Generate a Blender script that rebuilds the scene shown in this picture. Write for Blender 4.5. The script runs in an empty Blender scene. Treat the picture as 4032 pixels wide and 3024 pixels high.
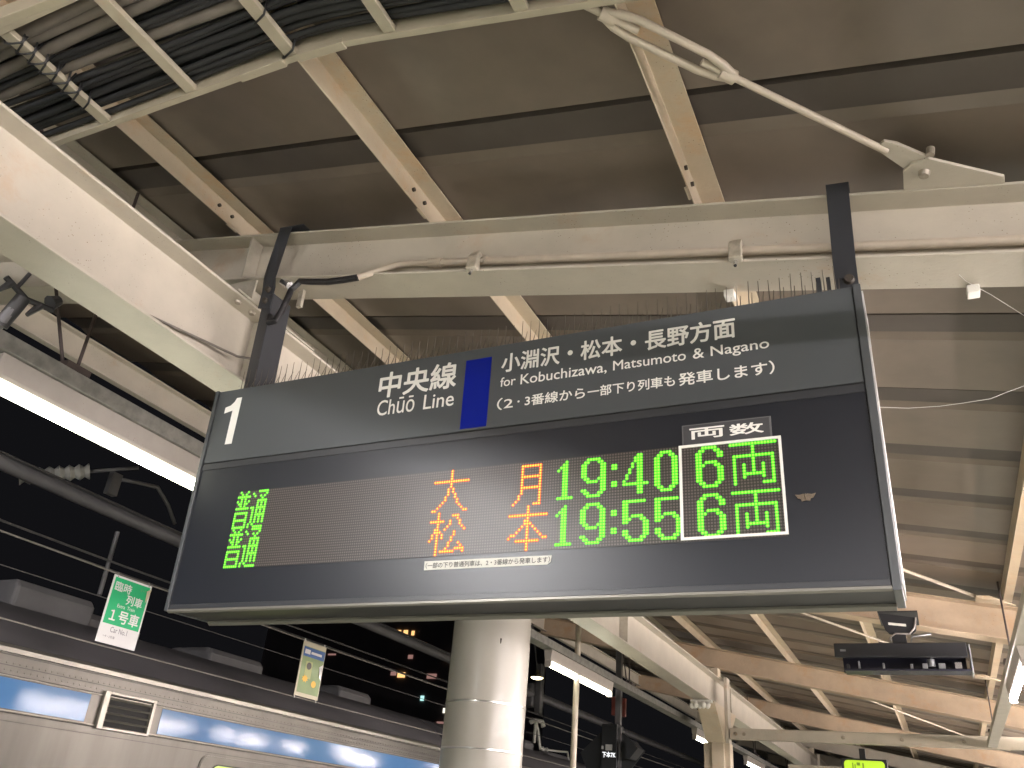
import bpy, bmesh, math, random
from mathutils import Vector, Matrix
random.seed(7)
sc = bpy.context.scene
COL = sc.collection
PI = math.pi
# ------------------------------------------------------------------ camera (eye height is z = 0, platform floor at z = -1.6)
FLOOR = -1.6
cam = bpy.data.cameras.new('camera'); camo = bpy.data.objects.new('camera', cam); COL.objects.link(camo)
RT = ((0.90582517, 0.41634444, 0.07834588), (-0.13214357, 0.45337137, -0.88147177), (-0.40251565, 0.78810641, 0.46569243))
camo.matrix_world = Matrix(((RT[0][0], -RT[1][0], -RT[2][0], 0), (RT[0][1], -RT[1][1], -RT[2][1], 0), (RT[0][2], -RT[1][2], -RT[2][2], 0), (0, 0, 0, 1)))
cam.sensor_fit = 'HORIZONTAL'; cam.sensor_width = 36.0; cam.lens = 36.0 * 3320 / 4032
cam.clip_start = 0.05; cam.clip_end = 600
sc.camera = camo
# ------------------------------------------------------------------ night sky, exposure
w = bpy.data.worlds.new('World'); sc.world = w; w.use_nodes = True
bg = w.node_tree.nodes['Background']; bg.inputs[0].default_value = (0.0034, 0.0034, 0.0040, 1); bg.inputs[1].default_value = 1.0
sc.view_settings.view_transform = 'Standard'; sc.view_settings.look = 'None'
sc.view_settings.exposure = 0.75; sc.view_settings.gamma = 1.0
sc.cycles.use_denoising = True
sc.cycles.max_bounces = 8; sc.cycles.diffuse_bounces = 5; sc.cycles.glossy_bounces = 4
LAMP_COOL = (1.0, 1.0, 0.80); LAMP_WARM = (1.0, 0.905, 0.905)
LAMP_POWER = 100.0

# ------------------------------------------------------------------ materials
M = {}
def mat(name, col, rough=0.5, metal=0.0, var=0.0, vscale=6.0, bump=0.0, bscale=40.0, specks=0.0, rust=0.0, rustcol=(0.42, 0.20, 0.07), coat=0.0, spec=0.5, rvar=0.0, stretch=(1, 1, 1), var2=None, sscale=55.0):
    m = bpy.data.materials.new(name); m.use_nodes = True
    nt = m.node_tree; N = nt.nodes; L = nt.links
    b = N['Principled BSDF']
    b.inputs['Base Color'].default_value = (*col, 1); b.inputs['Roughness'].default_value = rough; b.inputs['Metallic'].default_value = metal
    b.inputs['Coat Weight'].default_value = coat; b.inputs['Specular IOR Level'].default_value = spec
    b.inputs['Coat Roughness'].default_value = 0.06
    need = var or bump or specks or rust or rvar
    if need:
        tc = N.new('ShaderNodeTexCoord'); mp = N.new('ShaderNodeMapping'); mp.inputs['Scale'].default_value = stretch
        L.new(tc.outputs['Object'], mp.inputs['Vector']); V = mp.outputs['Vector']
        def noise(scale, detail=4.0, rgh=0.6):
            if scale < 3 and detail < 5: detail, rgh = 1.5, 0.45
            n = N.new('ShaderNodeTexNoise'); n.inputs['Scale'].default_value = scale; n.inputs['Detail'].default_value = detail; n.inputs['Roughness'].default_value = rgh
            L.new(V, n.inputs['Vector']); return n.outputs['Fac']
        def ramp(f, a, b_, c0=(0, 0, 0, 1), c1=(1, 1, 1, 1)):
            r = N.new('ShaderNodeValToRGB'); r.color_ramp.interpolation = 'EASE'; r.color_ramp.elements[0].position = a; r.color_ramp.elements[1].position = b_
            r.color_ramp.elements[0].color = c0; r.color_ramp.elements[1].color = c1; L.new(f, r.inputs['Fac']); return r.outputs['Color']
        def mix(fac, a, b_):
            x = N.new('ShaderNodeMix'); x.data_type = 'RGBA'
            for s, v in ((0, fac), (6, a), (7, b_)):
                if hasattr(v, 'links'): L.new(v, x.inputs[s])
                else: x.inputs[s].default_value = v
            return x.outputs[2]
        cur = (*col, 1)
        if var:
            d = var2 or tuple(c * (1 - var) for c in col)
            cur = mix(ramp(noise(vscale), 0.25, 0.78), (*col, 1), (*d, 1))
        if rust:
            f = ramp(noise(2.3, 6.0, 0.7), 0.60 - 0.12 * rust, 0.74, c1=(min(1, 0.75 * rust + 0.1),) * 3 + (1,))
            cur = mix(f, cur, (*rustcol, 1))
        if specks:
            vo = N.new('ShaderNodeTexVoronoi'); vo.inputs['Scale'].default_value = sscale; L.new(V, vo.inputs['Vector'])
            f1 = ramp(vo.outputs['Distance'], 0.06, 0.16, (1, 1, 1, 1), (0, 0, 0, 1))
            f2 = ramp(noise(3.1, 3.0), 0.62 - 0.14 * specks, 0.70)
            mu = N.new('ShaderNodeMath'); mu.operation = 'MULTIPLY'; L.new(f1, mu.inputs[0]); L.new(f2, mu.inputs[1])
            cur = mix(mu.outputs[0], cur, (0.10, 0.06, 0.035, 1))
        if hasattr(cur, 'links'): L.new(cur, b.inputs['Base Color'])
        if rvar:
            f = ramp(noise(vscale * 0.8, 2.0), 0.2, 0.8, (max(0.03, rough - rvar),) * 3 + (1,), (min(1, rough + rvar),) * 3 + (1,))
            L.new(f, b.inputs['Roughness'])
        if bump:
            bp = N.new('ShaderNodeBump'); bp.inputs['Strength'].default_value = bump; bp.inputs['Distance'].default_value = 0.01
            L.new(noise(bscale, 3.0), bp.inputs['Height']); L.new(bp.outputs['Normal'], b.inputs['Normal'])
    M[name] = m; return m
def emit(name, col, s, base=(0.8, 0.8, 0.8)):
    m = bpy.data.materials.new(name); m.use_nodes = True
    b = m.node_tree.nodes['Principled BSDF']; b.inputs['Base Color'].default_value = (*base, 1)
    b.inputs['Emission Color'].default_value = (*col, 1); b.inputs['Emission Strength'].default_value = s
    M[name] = m; return m
CREAM = (0.50, 0.452, 0.372)
mat('cream_paint', CREAM, 0.42, var=0.16, vscale=3.0, bump=0.10, bscale=60, specks=1.2, rust=0.22, spec=0.4)
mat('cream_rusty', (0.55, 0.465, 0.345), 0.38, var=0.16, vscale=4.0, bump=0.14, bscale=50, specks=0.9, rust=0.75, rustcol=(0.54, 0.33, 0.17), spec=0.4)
mat('cream_rusty_lamplit', (0.54, 0.42, 0.30), 0.42, var=0.2, vscale=3.5, bump=0.14, bscale=50, specks=0.9, rust=0.6, rustcol=(0.50, 0.29, 0.14), spec=0.35)  # rust streaks, plus warm lamplight painted into the orange base
mat('cream_stub', (0.46, 0.42, 0.34), 0.5, var=0.25, vscale=9.0, bump=0.2, bscale=40, specks=1.0, rust=0.3, spec=0.4)
mat('pipe_cream', (0.50, 0.43, 0.34), 0.4, var=0.18, vscale=12, bump=0.12, bscale=60, specks=0.4, spec=0.4)
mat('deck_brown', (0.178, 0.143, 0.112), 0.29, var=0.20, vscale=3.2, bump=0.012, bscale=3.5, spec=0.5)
mat('deck_rib_band', (0.094, 0.078, 0.067), 0.45, var=0.2, vscale=3, spec=0.4)  # darker tone on the recessed band of each rib
mat('galvanised', (0.33, 0.34, 0.35), 0.38, metal=0.7, var=0.35, vscale=30, bump=0.05)
mat('duct_dusty', (0.23, 0.22, 0.20), 0.6, var=0.45, vscale=14, bump=0.2, bscale=30, specks=0.3)
mat('duct_cream', (0.50, 0.46, 0.40), 0.5, var=0.15, vscale=6, specks=0.4)
mat('rail_cream', (0.40, 0.355, 0.265), 0.4, var=0.12, vscale=8, specks=0.3, rust=0.1)
mat('black_cable', (0.018, 0.019, 0.020), 0.6, var=0.3, vscale=5, rvar=0.12, bump=0.1, bscale=20)
mat('grey_cable', (0.17, 0.15, 0.125), 0.6, var=0.3, vscale=6, bump=0.1, bscale=20)
mat('tie_black', (0.012, 0.012, 0.012), 0.45)
mat('dark_steel', (0.022, 0.021, 0.022), 0.5, var=0.4, vscale=10, bump=0.15)
mat('brown_rod', (0.055, 0.038, 0.034), 0.6, var=0.3, vscale=20)
mat('charcoal_paint', (0.034, 0.036, 0.041), 0.42, var=0.12, vscale=8, bump=0.06, bscale=90)
mat('hanger_side', (0.034, 0.035, 0.039), 0.45, var=0.12, vscale=8)
mat('sign_grey', (0.074, 0.081, 0.086), 0.42, var=0.05, vscale=2, spec=0.4)
mat('sign_frame', (0.072, 0.078, 0.083), 0.38, var=0.08, vscale=9, bump=0.04)
mat('sign_black', (0.0115, 0.0135, 0.0195), 0.35, spec=0.5)
mat('sign_dark', (0.014, 0.0145, 0.016), 0.5)
mat('sign_rail', (0.036, 0.038, 0.043), 0.35)
mat('side_lit', (0.58, 0.57, 0.56), 0.35, metal=0.2)  # pale colour stands for lamplight on the right side of the board
mat('lip_metal', (0.20, 0.19, 0.165), 0.35, metal=0.3)
mat('white_vinyl', (0.88, 0.86, 0.81), 0.5)
mat('blue_vinyl', (0.001, 0.010, 0.24), 0.5, spec=0.2)
mat('led_back', (0.034, 0.030, 0.027), 0.38, spec=0.5)
mat('led_off', (0.115, 0.094, 0.088), 0.38, spec=0.5)
mat('plate_grey', (0.060, 0.060, 0.064), 0.4)
mat('plate_edge', (0.13, 0.13, 0.135), 0.4)
mat('sticker', (0.66, 0.65, 0.58), 0.5, var=0.08, vscale=20)
mat('ink', (0.02, 0.018, 0.016), 0.6)
emit('led_green_glow', (0.03, 0.95, 0.0), 0.62, (0.05, 0.2, 0.02)); emit('led_green_core', (0.24, 1.0, 0.01), 0.85, (0.2, 0.4, 0.1))
emit('led_red_glow', (1.0, 0.035, 0.008), 0.75, (0.3, 0.03, 0.02)); emit('led_amber_core', (1.0, 0.56, 0.02), 1.0, (0.4, 0.3, 0.1))
mat('spike_steel', (0.13, 0.115, 0.10), 0.4, metal=0.6)
mat('bolt_steel', (0.42, 0.37, 0.30), 0.45, metal=0.4, var=0.3, vscale=60)
mat('bolt_dark', (0.05, 0.04, 0.03), 0.6)
mat('shiny_bolt', (0.62, 0.62, 0.64), 0.22, metal=0.95)
mat('black_tape', (0.018, 0.017, 0.018), 0.38, var=0.4, vscale=30, bump=0.3, bscale=50)
mat('clamp_zinc', (0.55, 0.50, 0.40), 0.35, metal=0.4, var=0.3, vscale=40)
mat('lamp_body', (0.40, 0.36, 0.33), 0.4, var=0.08, vscale=10, specks=0.25)
emit('tube_cool', LAMP_COOL, LAMP_POWER * 0.115); emit('fill_tube_warm', LAMP_WARM, LAMP_POWER * 1.45); emit('tube_right', LAMP_WARM, LAMP_POWER * 0.8); emit('fill_tube_amber', (1.0, 0.86, 0.76), LAMP_POWER * 0.70); emit('tube_bright', (1.0, 0.98, 0.98), LAMP_POWER * 5.5)
mat('column_enamel', (0.42, 0.395, 0.345), 0.36, var=0.06, vscale=3.5, bump=0.03, bscale=9, coat=0.08)
mat('chrome', (0.62, 0.60, 0.57), 0.28, metal=0.9)
mat('stainless', (0.135, 0.125, 0.108), 0.33, metal=0.65, var=0.30, vscale=3.5, bump=0.06, bscale=6, stretch=(1, 0.9, 0.12))
mat('stainless_bright', (0.30, 0.28, 0.24), 0.30, metal=0.6, var=0.2, vscale=2, bump=0.05, bscale=7)
mat('train_roof', (0.085, 0.080, 0.085), 0.6, var=0.3, vscale=2.0, bump=0.1, bscale=12, stretch=(1, 0.3, 1))
mat('train_unit', (0.14, 0.135, 0.14), 0.6, var=0.2, vscale=4)
mat('blue_stripe', (0.078, 0.185, 0.38), 0.09, bump=0.07, bscale=4.0, stretch=(1, 0.6, 1), spec=0.12)
mat('seam_dark', (0.025, 0.022, 0.02), 0.6)
mat('louver_dark', (0.012, 0.011, 0.010), 0.7)
emit('train_window', (0.80, 0.95, 0.20), 0.6, (0.2, 0.2, 0.1))
mat('placard_white', (0.72, 0.70, 0.70), 0.4)
mat('placard_green', (0.012, 0.42, 0.16), 0.4)
mat('placard_ink', (0.22, 0.20, 0.22), 0.5)
mat('poster_green', (0.22, 0.30, 0.12), 0.3, var=0.15, vscale=9, coat=0.1)
mat('poster_blue', (0.03, 0.10, 0.33), 0.3, coat=0.1)
mat('poster_cream', (0.52, 0.46, 0.33), 0.35)
mat('poster_dark', (0.07, 0.05, 0.05), 0.3)
mat('poster_yellow', (0.75, 0.42, 0.03), 0.3)
mat('poster_olive', (0.38, 0.40, 0.16), 0.3)
mat('vinyl_sleeve', (0.75, 0.75, 0.74), 0.08, coat=1.0)
mat('wire_grey', (0.24, 0.22, 0.20), 0.5, metal=0.3)
mat('wire_dark', (0.07, 0.065, 0.065), 0.5)
mat('mast_grey', (0.13, 0.125, 0.13), 0.5, var=0.3, vscale=3, metal=0.2)
mat('porcelain', (0.32, 0.31, 0.29), 0.3)
mat('signal_black', (0.008, 0.009, 0.011), 0.5)
mat('signal_red', (0.16, 0.035, 0.025), 0.5)
emit('signal_text', (0.9, 0.95, 1.0), 0.55)
mat('signal_panel', (0.34, 0.34, 0.33), 0.5)
mat('device_black', (0.012, 0.012, 0.014), 0.45)
mat('device_inner', (0.02, 0.02, 0.03), 0.2)
mat('white_plastic', (0.70, 0.68, 0.62), 0.4)
emit('exit_lime', (0.50, 0.80, 0.02), 0.50, (0.2, 0.3, 0.02)); mat('exit_mark', (0.16, 0.30, 0.02), 0.5)
mat('building_dark', (0.25, 0.22, 0.22), 0.8, var=0.3, vscale=0.3)
emit('win_amber', (1.0, 0.55, 0.20), 0.9); emit('win_pink', (0.8, 0.42, 0.36), 0.22); emit('win_teal', (0.5, 0.95, 0.9), 0.7); emit('win_white', (1, 0.95, 0.8), 0.8)
emit('bulb_warm', (1.0, 0.86, 0.50), 6.0)
mat('shade_dark', (0.10, 0.08, 0.05), 0.5)
mat('concrete', (0.37, 0.39, 0.33), 0.8, var=0.2, vscale=1.5, bump=0.2, bscale=30)
mat('ballast', (0.10, 0.095, 0.09), 0.9, var=0.5, vscale=12, bump=0.8, bscale=18)
mat('moth', (0.22, 0.17, 0.12), 0.8, var=0.4, vscale=200)
mat('web_silk', (0.75, 0.72, 0.70), 0.3)

# ------------------------------------------------------------------ mesh helpers
class MB:
    def __init__(s): s.v = []; s.f = []
    def add(s, vs, fs):
        o = len(s.v); s.v += [tuple(x) for x in vs]; s.f += [tuple(i + o for i in f) for f in fs]; return s
    def box(s, x0, x1, y0, y1, z0, z1, fn=None):
        vs = [(x, y, z) for z in (z0, z1) for y in (y0, y1) for x in (x0, x1)]
        if fn: vs = [fn(*p) for p in vs]
        return s.add(vs, [(0, 2, 3, 1), (4, 5, 7, 6), (0, 1, 5, 4), (2, 6, 7, 3), (0, 4, 6, 2), (1, 3, 7, 5)])
    def loft(s, rings, cap=True, closed=True):
        n = len(rings[0]); vs = [p for r in rings for p in r]; fs = []
        for k in range(len(rings) - 1):
            for i in range(n if closed else n - 1):
                j = (i + 1) % n
                fs.append((k * n + i, k * n + j, (k + 1) * n + j, (k + 1) * n + i))
        if cap and closed: fs += [tuple(range(n))[::-1], tuple((len(rings) - 1) * n + i for i in range(n))]
        return s.add(vs, fs)
    def prism(s, poly, a, b, axis='y', fn=None):     # poly in the two other axes (order x,y,z)
        def P(u, v, t): return {'x': (t, u, v), 'y': (u, t, v), 'z': (u, v, t)}[axis]
        r = [[P(u, v, t) for u, v in poly] for t in (a, b)]
        if fn: r = [[fn(*p) for p in q] for q in r]
        return s.loft(r)
    def tube(s, pts, r, n=10, cap=True):
        pts = [Vector(p) for p in pts]; rings = []
        up = Vector((0.13, 0.31, 0.94))
        for i, p in enumerate(pts):
            d = (pts[min(i + 1, len(pts) - 1)] - pts[max(i - 1, 0)]).normalized()
            a = d.cross(up)
            if a.length < 1e-3: a = d.cross(Vector((1, 0, 0)))
            a.normalize(); b = d.cross(a)
            rr = r[i] if isinstance(r, (list, tuple)) else r
            rings.append([p + a * (rr * math.cos(2 * PI * k / n)) + b * (rr * math.sin(2 * PI * k / n)) for k in range(n)])
        return s.loft(rings, cap)
    def cyl(s, p0, p1, r, n=20): return s.tube([p0, p1], r, n)
    def lathe(s, prof, c, n=32):                      # prof = (radius, z), about vertical axis at c
        rings = [[(c[0] + r * math.cos(2 * PI * k / n), c[1] + r * math.sin(2 * PI * k / n), z) for k in range(n)] for r, z in prof]
        return s.loft(rings)
    def plate(s, pts, th, nrm):                       # polygon of 3-D points given a thickness along nrm
        nv = Vector(nrm).normalized() * th
        return s.loft([[Vector(p) for p in pts], [Vector(p) + nv for p in pts]])
    def build(s, name, m, parent=None, smooth=False, bevel=0.0, loc=None, seg=2):
        me = bpy.data.meshes.new(name); off = Vector(loc) if loc is not None else None
        vs = s.v if off is None else [tuple(Vector(p) - off) for p in s.v]
        me.from_pydata(vs, [], s.f); bm = bmesh.new(); bm.from_mesh(me)
        bmesh.ops.recalc_face_normals(bm, faces=bm.faces); bm.to_mesh(me); bm.free()
        me.materials.append(M[m] if isinstance(m, str) else m)
        o = bpy.data.objects.new(name, me); COL.objects.link(o)
        if off is not None: o.location = off
        if parent is not None: o.parent = parent
        if smooth is True: me.polygons.foreach_set('use_smooth', [True] * len(me.polygons))
        elif smooth: me.polygons.foreach_set('use_smooth', [True] * len(me.polygons)); me.set_sharp_from_angle(angle=math.radians(smooth))
        if bevel:
            b = o.modifiers.new('bevel', 'BEVEL'); b.width = bevel; b.segments = seg; b.limit_method = 'ANGLE'; b.angle_limit = math.radians(40)
        return o
def tag(o, label, cat, group=None):
    o['label'] = label; o['category'] = cat
    if group: o['group'] = group
    return o
def thing(name, label, cat, loc=(0, 0, 0), group=None):
    o = bpy.data.objects.new(name, None); COL.objects.link(o); o.location = loc; o.empty_display_size = 0.1
    return tag(o, label, cat, group)
class Part2:                                           # same, for things first laid out at another distance from the eye: sizes and distances grow together
    def __init__(s, root, k): s.r = root; s.k = k; root.location = Vector(root.location) * k; s.o = Vector(root.location)
    def __call__(s, mb, name, m, parent=None, **k):
        mb.v = [tuple(Vector(p) * s.k - s.o) for p in mb.v]
        return mb.build(name, m, parent or s.r, **k)
class Part:                                            # builds parts in world coordinates under a translated root
    def __init__(s, root): s.r = root; s.o = Vector(root.location)
    def __call__(s, mb, name, m, parent=None, **k):
        mb.v = [tuple(Vector(p) - s.o) for p in mb.v]
        return mb.build(name, m, parent or s.r, **k)
def struct(o): o['kind'] = 'structure'; return o
def copy_tree(root, dloc, label=None, group=None):
    def rec(o, par):
        c = o.copy(); COL.objects.link(c)
        if par is not None: c.parent = par
        for ch in list(o.children): rec(ch, c)
        return c
    r = rec(root, None); r.location = Vector(root.location) + Vector(dloc)
    if label: r['label'] = label
    if group: r['group'] = group
    return r
def text_mesh(name, s, m, parent, x0, x1, z0, z1, y=0.0, bold=0.0, fn=None, th=0.0):
    cu = bpy.data.curves.new('t', 'FONT'); cu.body = s; cu.size = 1.0; cu.resolution_u = 4
    to = bpy.data.objects.new('t', cu); COL.objects.link(to)
    dg = bpy.context.evaluated_depsgraph_get(); dg.update()
    me = bpy.data.meshes.new_from_object(to.evaluated_get(dg))
    bpy.data.objects.remove(to); bpy.data.curves.remove(cu)
    vs = [(v.co.x, v.co.y) for v in me.vertices]; fs = [tuple(p.vertices) for p in me.polygons]; bpy.data.meshes.remove(me)
    xs = [v[0] for v in vs]; ys = [v[1] for v in vs]; a, b, c, d = min(xs), max(xs), min(ys), max(ys)
    e = bold * (z1 - z0); x0 += e; x1 -= e; z0 += e; z1 -= e
    mb = MB(); k = 0
    for dx, dz in (((0, 0), (e, 0), (-e, 0), (0, e), (0, -e), (.7 * e, .7 * e), (-.7 * e, .7 * e), (.7 * e, -.7 * e), (-.7 * e, -.7 * e)) if e else ((0, 0),)):
        pts = []
        for (p, q) in vs:
            X = x0 + (p - a) / (b - a) * (x1 - x0) + dx; Z = z0 + (q - c) / (d - c) * (z1 - z0) + dz
            P_ = Vector(fn(X, Z)) if fn else Vector((X, y, Z))
            pts.append(P_ + (Vector((k * 3e-5, 0, 0)) if fn and name != 'signal_name' else Vector((0, -k * 3e-5, 0))))
        mb.add(pts, fs); k += 1
    return mb.build(name, m, parent)

# roof geometry: everything falls to the right (+x)
S = -0.19
def zb(x): return 2.162 + S * x          # top of the cross beams / bottom of the purlins
def zd(x): return 2.290 + S * x          # roof deck
X0, X1 = -6.15, 3.2
# ------------------------------------------------------------------ ground
struct(MB().box(-60, 60, -30, 120, -2.95, -2.75).build('ground', 'ballast', loc=(0, 0, -2.75)))
struct(MB().box(-5.55, 9, -14, 70, -2.74, FLOOR).build('platform', 'concrete', loc=(0, 0, FLOOR), bevel=0.02))
# ------------------------------------------------------------------ roof deck (folded sheet with recessed ribs)
mb = MB(); prof = []; y = 2.165 - 0.775 * 12
while y < 46:
    prof += [(y, 0.0), (y + 0.004, 0.080), (y + 0.038, 0.080), (y + 0.050, 0.022), (y + 0.200, 0.018), (y + 0.250, 0.0)]
    y += 0.775
xs = [X0, -4, -2, 0, 1.6, X1]
mb.loft([[(x, p[0], zd(x) + p[1]) for p in prof] for x in xs], cap=False, closed=False)
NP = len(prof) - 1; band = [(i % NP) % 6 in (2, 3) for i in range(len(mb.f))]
deck = mb.build('roof_deck', 'deck_brown', loc=(0, 0, 2.29)); deck.data.materials.append(M['deck_rib_band'])
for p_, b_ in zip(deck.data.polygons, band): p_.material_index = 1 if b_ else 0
tag(deck, 'dark brown ribbed metal roof deck above all the cream beams', 'roof')
# right-hand slope rising again beyond the valley, out of the picture
mb = MB(); mb.loft([[(x, p[0], zd(X1) + p[1] + 0.19 * (x - X1) - 0.003) for p in prof] for x in (X1 + 0.02, 6.0, 9.0)], cap=False, closed=False)
tag(mb.build('roof_deck', 'deck_brown', loc=(3.2, 0, 1.7)), 'brown ribbed roof deck of the slope rising right of the valley', 'roof')

# ------------------------------------------------------------------ purlins: inverted angles running along the platform
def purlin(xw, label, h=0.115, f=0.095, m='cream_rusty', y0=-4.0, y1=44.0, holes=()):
    g = 'purlins under the roof deck'
    z = zb(xw) + 0.004
    p = [(xw - 0.006, z), (xw, z), (xw, z + h - 0.006), (xw + f, z + h - 0.006 + S * f), (xw + f, z + h + S * f), (xw - 0.006, z + h)]
    r = thing('roof_purlin', label, 'purlin', (xw, 2.6, z), g); P = Part(r)
    P(MB().prism(p, y0, y1, 'y'), 'steel_angle', m, bevel=0.003)
    for yf in FR:
        c = MB().prism([(yf - 0.10, z + 0.002), (yf - 0.02, z + 0.002), (yf - 0.02, z + 0.085)], xw - 0.018, xw - 0.0075, 'x')
        if yf < 9: P(c, 'cleat', 'cream_rusty', bevel=0.002)
    for yh in holes:
        P(MB().tube([(xw - 0.001, yh, z + 0.055), (xw + 0.012, yh, z + 0.055)], 0.0095, 12), 'bolt', 'bolt_dark')
    return r
FR = [-2.75, 2.65, 8.35, 13.45, 18.9, 24.3, 29.7, 35.2]
purlin(-0.605, 'rusty cream purlin behind the turnbuckle of the tie rod', holes=(2.50, 2.60))
purlin(-1.87, 'cream purlin over the middle of the departure board', holes=(2.48, 2.58))
purlin(-3.10, 'cream purlin meeting the cross beam beside the left hanger', holes=(2.46, 2.56))
purlin(-3.74, 'pale purlin seen as a strip just above the long girder', m='cream_paint')
purlin(0.66, 'cream purlin beyond the right edge of the departure board')
purlin(1.92, 'far cream purlin low on the right of the picture')
purlin(-4.9, 'cream purlin between the long girder and the eave', m='cream_paint')
# eave channel
e = tag(MB().prism([(-5.9, 3.035), (-5.83, 3.035), (-5.83, 3.05), (-5.888, 3.05), (-5.888, 3.25), (-5.83, 3.25), (-5.83, 3.265), (-5.9, 3.265)], -4, 44, 'y').build('eave_channel', 'cream_paint', loc=(-5.9, 2, 3.1), bevel=0.003),
        'pale channel along the roof eave above the train, left of the long girder', 'eave beam')

# ------------------------------------------------------------------ steel sections
def ibeam_poly(w, h, tw, tf):
    a, b = w / 2, h / 2
    return [(-a, -b), (a, -b), (a, -b + tf), (tw, -b + tf), (tw, b - tf), (a, b - tf), (a, b), (-a, b), (-a, b - tf), (-tw, b - tf), (-tw, -b + tf), (-a, -b + tf)]
# long girder along the platform
GK = 1.075
r = thing('long_girder', 'big cream steel girder running from the left edge back to the far column', 'girder', (-2.785, 2.65, 1.72)); P = Part2(r, GK)
P(MB().prism([(-2.785 + u, 1.915 + v) for u, v in ibeam_poly(0.212, 0.39, 0.006, 0.014)], -4, 44, 'y'), 'girder_beam', 'cream_paint', bevel=0.004)
for ys in (2.60, 8.3, 13.25):
    P(MB().box(-2.777, -2.690, ys, ys + 0.012, 1.736, 2.094), 'stiffener', 'cream_stub', bevel=0.002)
P(MB().box(-2.90, -2.672, 2.36, 2.95, 2.1105, 2.122), 'splice_plate', 'cream_stub', bevel=0.003)
for (bx, by) in ((-2.72, 2.42), (-2.72, 2.52)):
    P(MB().tube([(bx, by, 2.094), (bx, by, 2.083)], [0.017, 0.014], 12), 'bolt', 'bolt_steel', smooth=40)
P(MB().tube([(-2.70, 2.60, 1.719), (-2.70, 2.60, 1.708)], 0.013, 8), 'bolt', 'shiny_bolt')
P(MB().tube([(-2.72, 1.25, 1.735), (-2.69, 1.22, 1.71), (-2.66, 1.24, 1.70)], 0.012, 8), 'hook', 'cream_stub', smooth=True)
# post standing on the girder under the cross beam
tag(MB().prism([(-2.994 + u, 2.755 + v) for u, v in ibeam_poly(0.19, 0.19, 0.005, 0.012)], 2.282, 2.428, 'z').build('stub_post', 'cream_stub', loc=(-2.994, 2.755, 2.282), bevel=0.003),
    'short grey stained stub post between the long girder and the cross beam', 'post')
# wire sagging across the girder web
tag(MB().tube([tuple(q * GK for q in p) for p in ((-2.764, 1.9, 1.76), (-2.760, 2.15, 1.80), (-2.75, 2.35, 1.83), (-2.72, 2.5, 1.84), (-2.67, 2.59, 1.86), (-2.62, 2.66, 1.87))], 0.0065, 8).build('loose_cable', 'grey_cable', smooth=True),
    'thin painted cable sagging along the web of the long girder', 'cable')

# cross beams following the roof slope
def cross_beam(yn, label, x0=-5.95, x1=3.1, m='cream_paint'):
    r = thing('cross_beam', label, 'beam', (0, yn, zb(0)), 'sloping cross beams of the canopy'); P = Part(r)
    poly = [(yn + 0.105 + u, v) for u, v in ibeam_poly(0.21, 0.294, 0.005, 0.012)]
    mb = MB(); mb.loft([[(x, p, zb(x) - 0.147 + v) for p, v in poly] for x in (x0, x1)])
    P(mb, 'beam', m, bevel=0.003); return r, P
cbr, CP = cross_beam(2.65, 'nearest sloping cream cross beam carrying the departure board')
CP(MB().box(-3.02, -3.008, 2.66, 2.744, 0, 0.268, lambda x, y_, z: (x, y_, zb(x) - 0.281 + z)), 'stiffener', 'cream_stub')
for bx, bz in ((-0.521, 0), (0.318, 0)):
    CP(MB().box(bx - 0.02, bx + 0.02, 2.835, 2.885, zb(bx) - 0.325, zb(bx) - 0.2945), 'clip', 'white_plastic', bevel=0.003)
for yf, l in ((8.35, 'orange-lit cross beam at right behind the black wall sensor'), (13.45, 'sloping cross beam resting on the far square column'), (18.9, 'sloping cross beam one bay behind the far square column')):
    cross_beam(yf, l, m='cream_rusty_lamplit')
for yf in (24.3, 29.7, 35.2, -2.75): cross_beam(yf, 'sloping cross beam %s' % ('behind the camera' if yf < 0 else {24.3: 'three bays behind the departure board', 29.7: 'second farthest under the roof', 35.2: 'farthest under the roof'}[yf]))

# ------------------------------------------------------------------ columns
c = (-2.994, 5.9)
r = thing('round_column', 'glossy round cream column under the departure board with two chrome rings', 'column', (c[0], c[1], FLOOR)); P = Part(r)
P(MB().lathe([(0.295, FLOOR), (0.295, 1.846)], c, 64), 'shaft', 'column_enamel', smooth=40)
for z in (0.785, 0.475, 0.165): P(MB().lathe([(0.2952, z - 0.007), (0.298, z - 0.005), (0.298, z + 0.005), (0.2952, z + 0.007)], c, 64), 'chrome_ring', 'chrome', smooth=40)
P(MB().tube([(-2.80, 5.672, 1.225), (-2.80, 5.670, 1.19)], [0.006, 0.003], 6), 'chip', 'bolt_dark')
def far_column(yc, label):
    r = thing('steel_column', label, 'column', (-2.97, yc, FLOOR), 'square steel columns'); P = Part(r); x = -2.97
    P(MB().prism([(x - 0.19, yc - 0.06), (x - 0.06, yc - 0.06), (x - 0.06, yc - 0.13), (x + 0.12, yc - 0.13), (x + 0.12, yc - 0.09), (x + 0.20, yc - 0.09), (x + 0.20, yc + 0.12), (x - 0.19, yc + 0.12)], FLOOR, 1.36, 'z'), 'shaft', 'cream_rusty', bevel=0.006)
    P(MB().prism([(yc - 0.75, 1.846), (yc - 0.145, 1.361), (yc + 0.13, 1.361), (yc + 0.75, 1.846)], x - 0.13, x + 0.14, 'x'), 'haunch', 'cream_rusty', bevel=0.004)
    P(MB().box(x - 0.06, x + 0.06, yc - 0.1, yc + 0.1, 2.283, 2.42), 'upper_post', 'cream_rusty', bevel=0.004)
    P(MB().box(x + 0.145, x + 0.19, yc - 0.10, yc + 0.10, 1.362, 2.28), 'gusset', 'cream_paint')
far_column(13.5, 'square cream column with a flared head at lower right of centre')
far_column(24.3, 'square cream column hidden deep behind the first square one')
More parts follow.
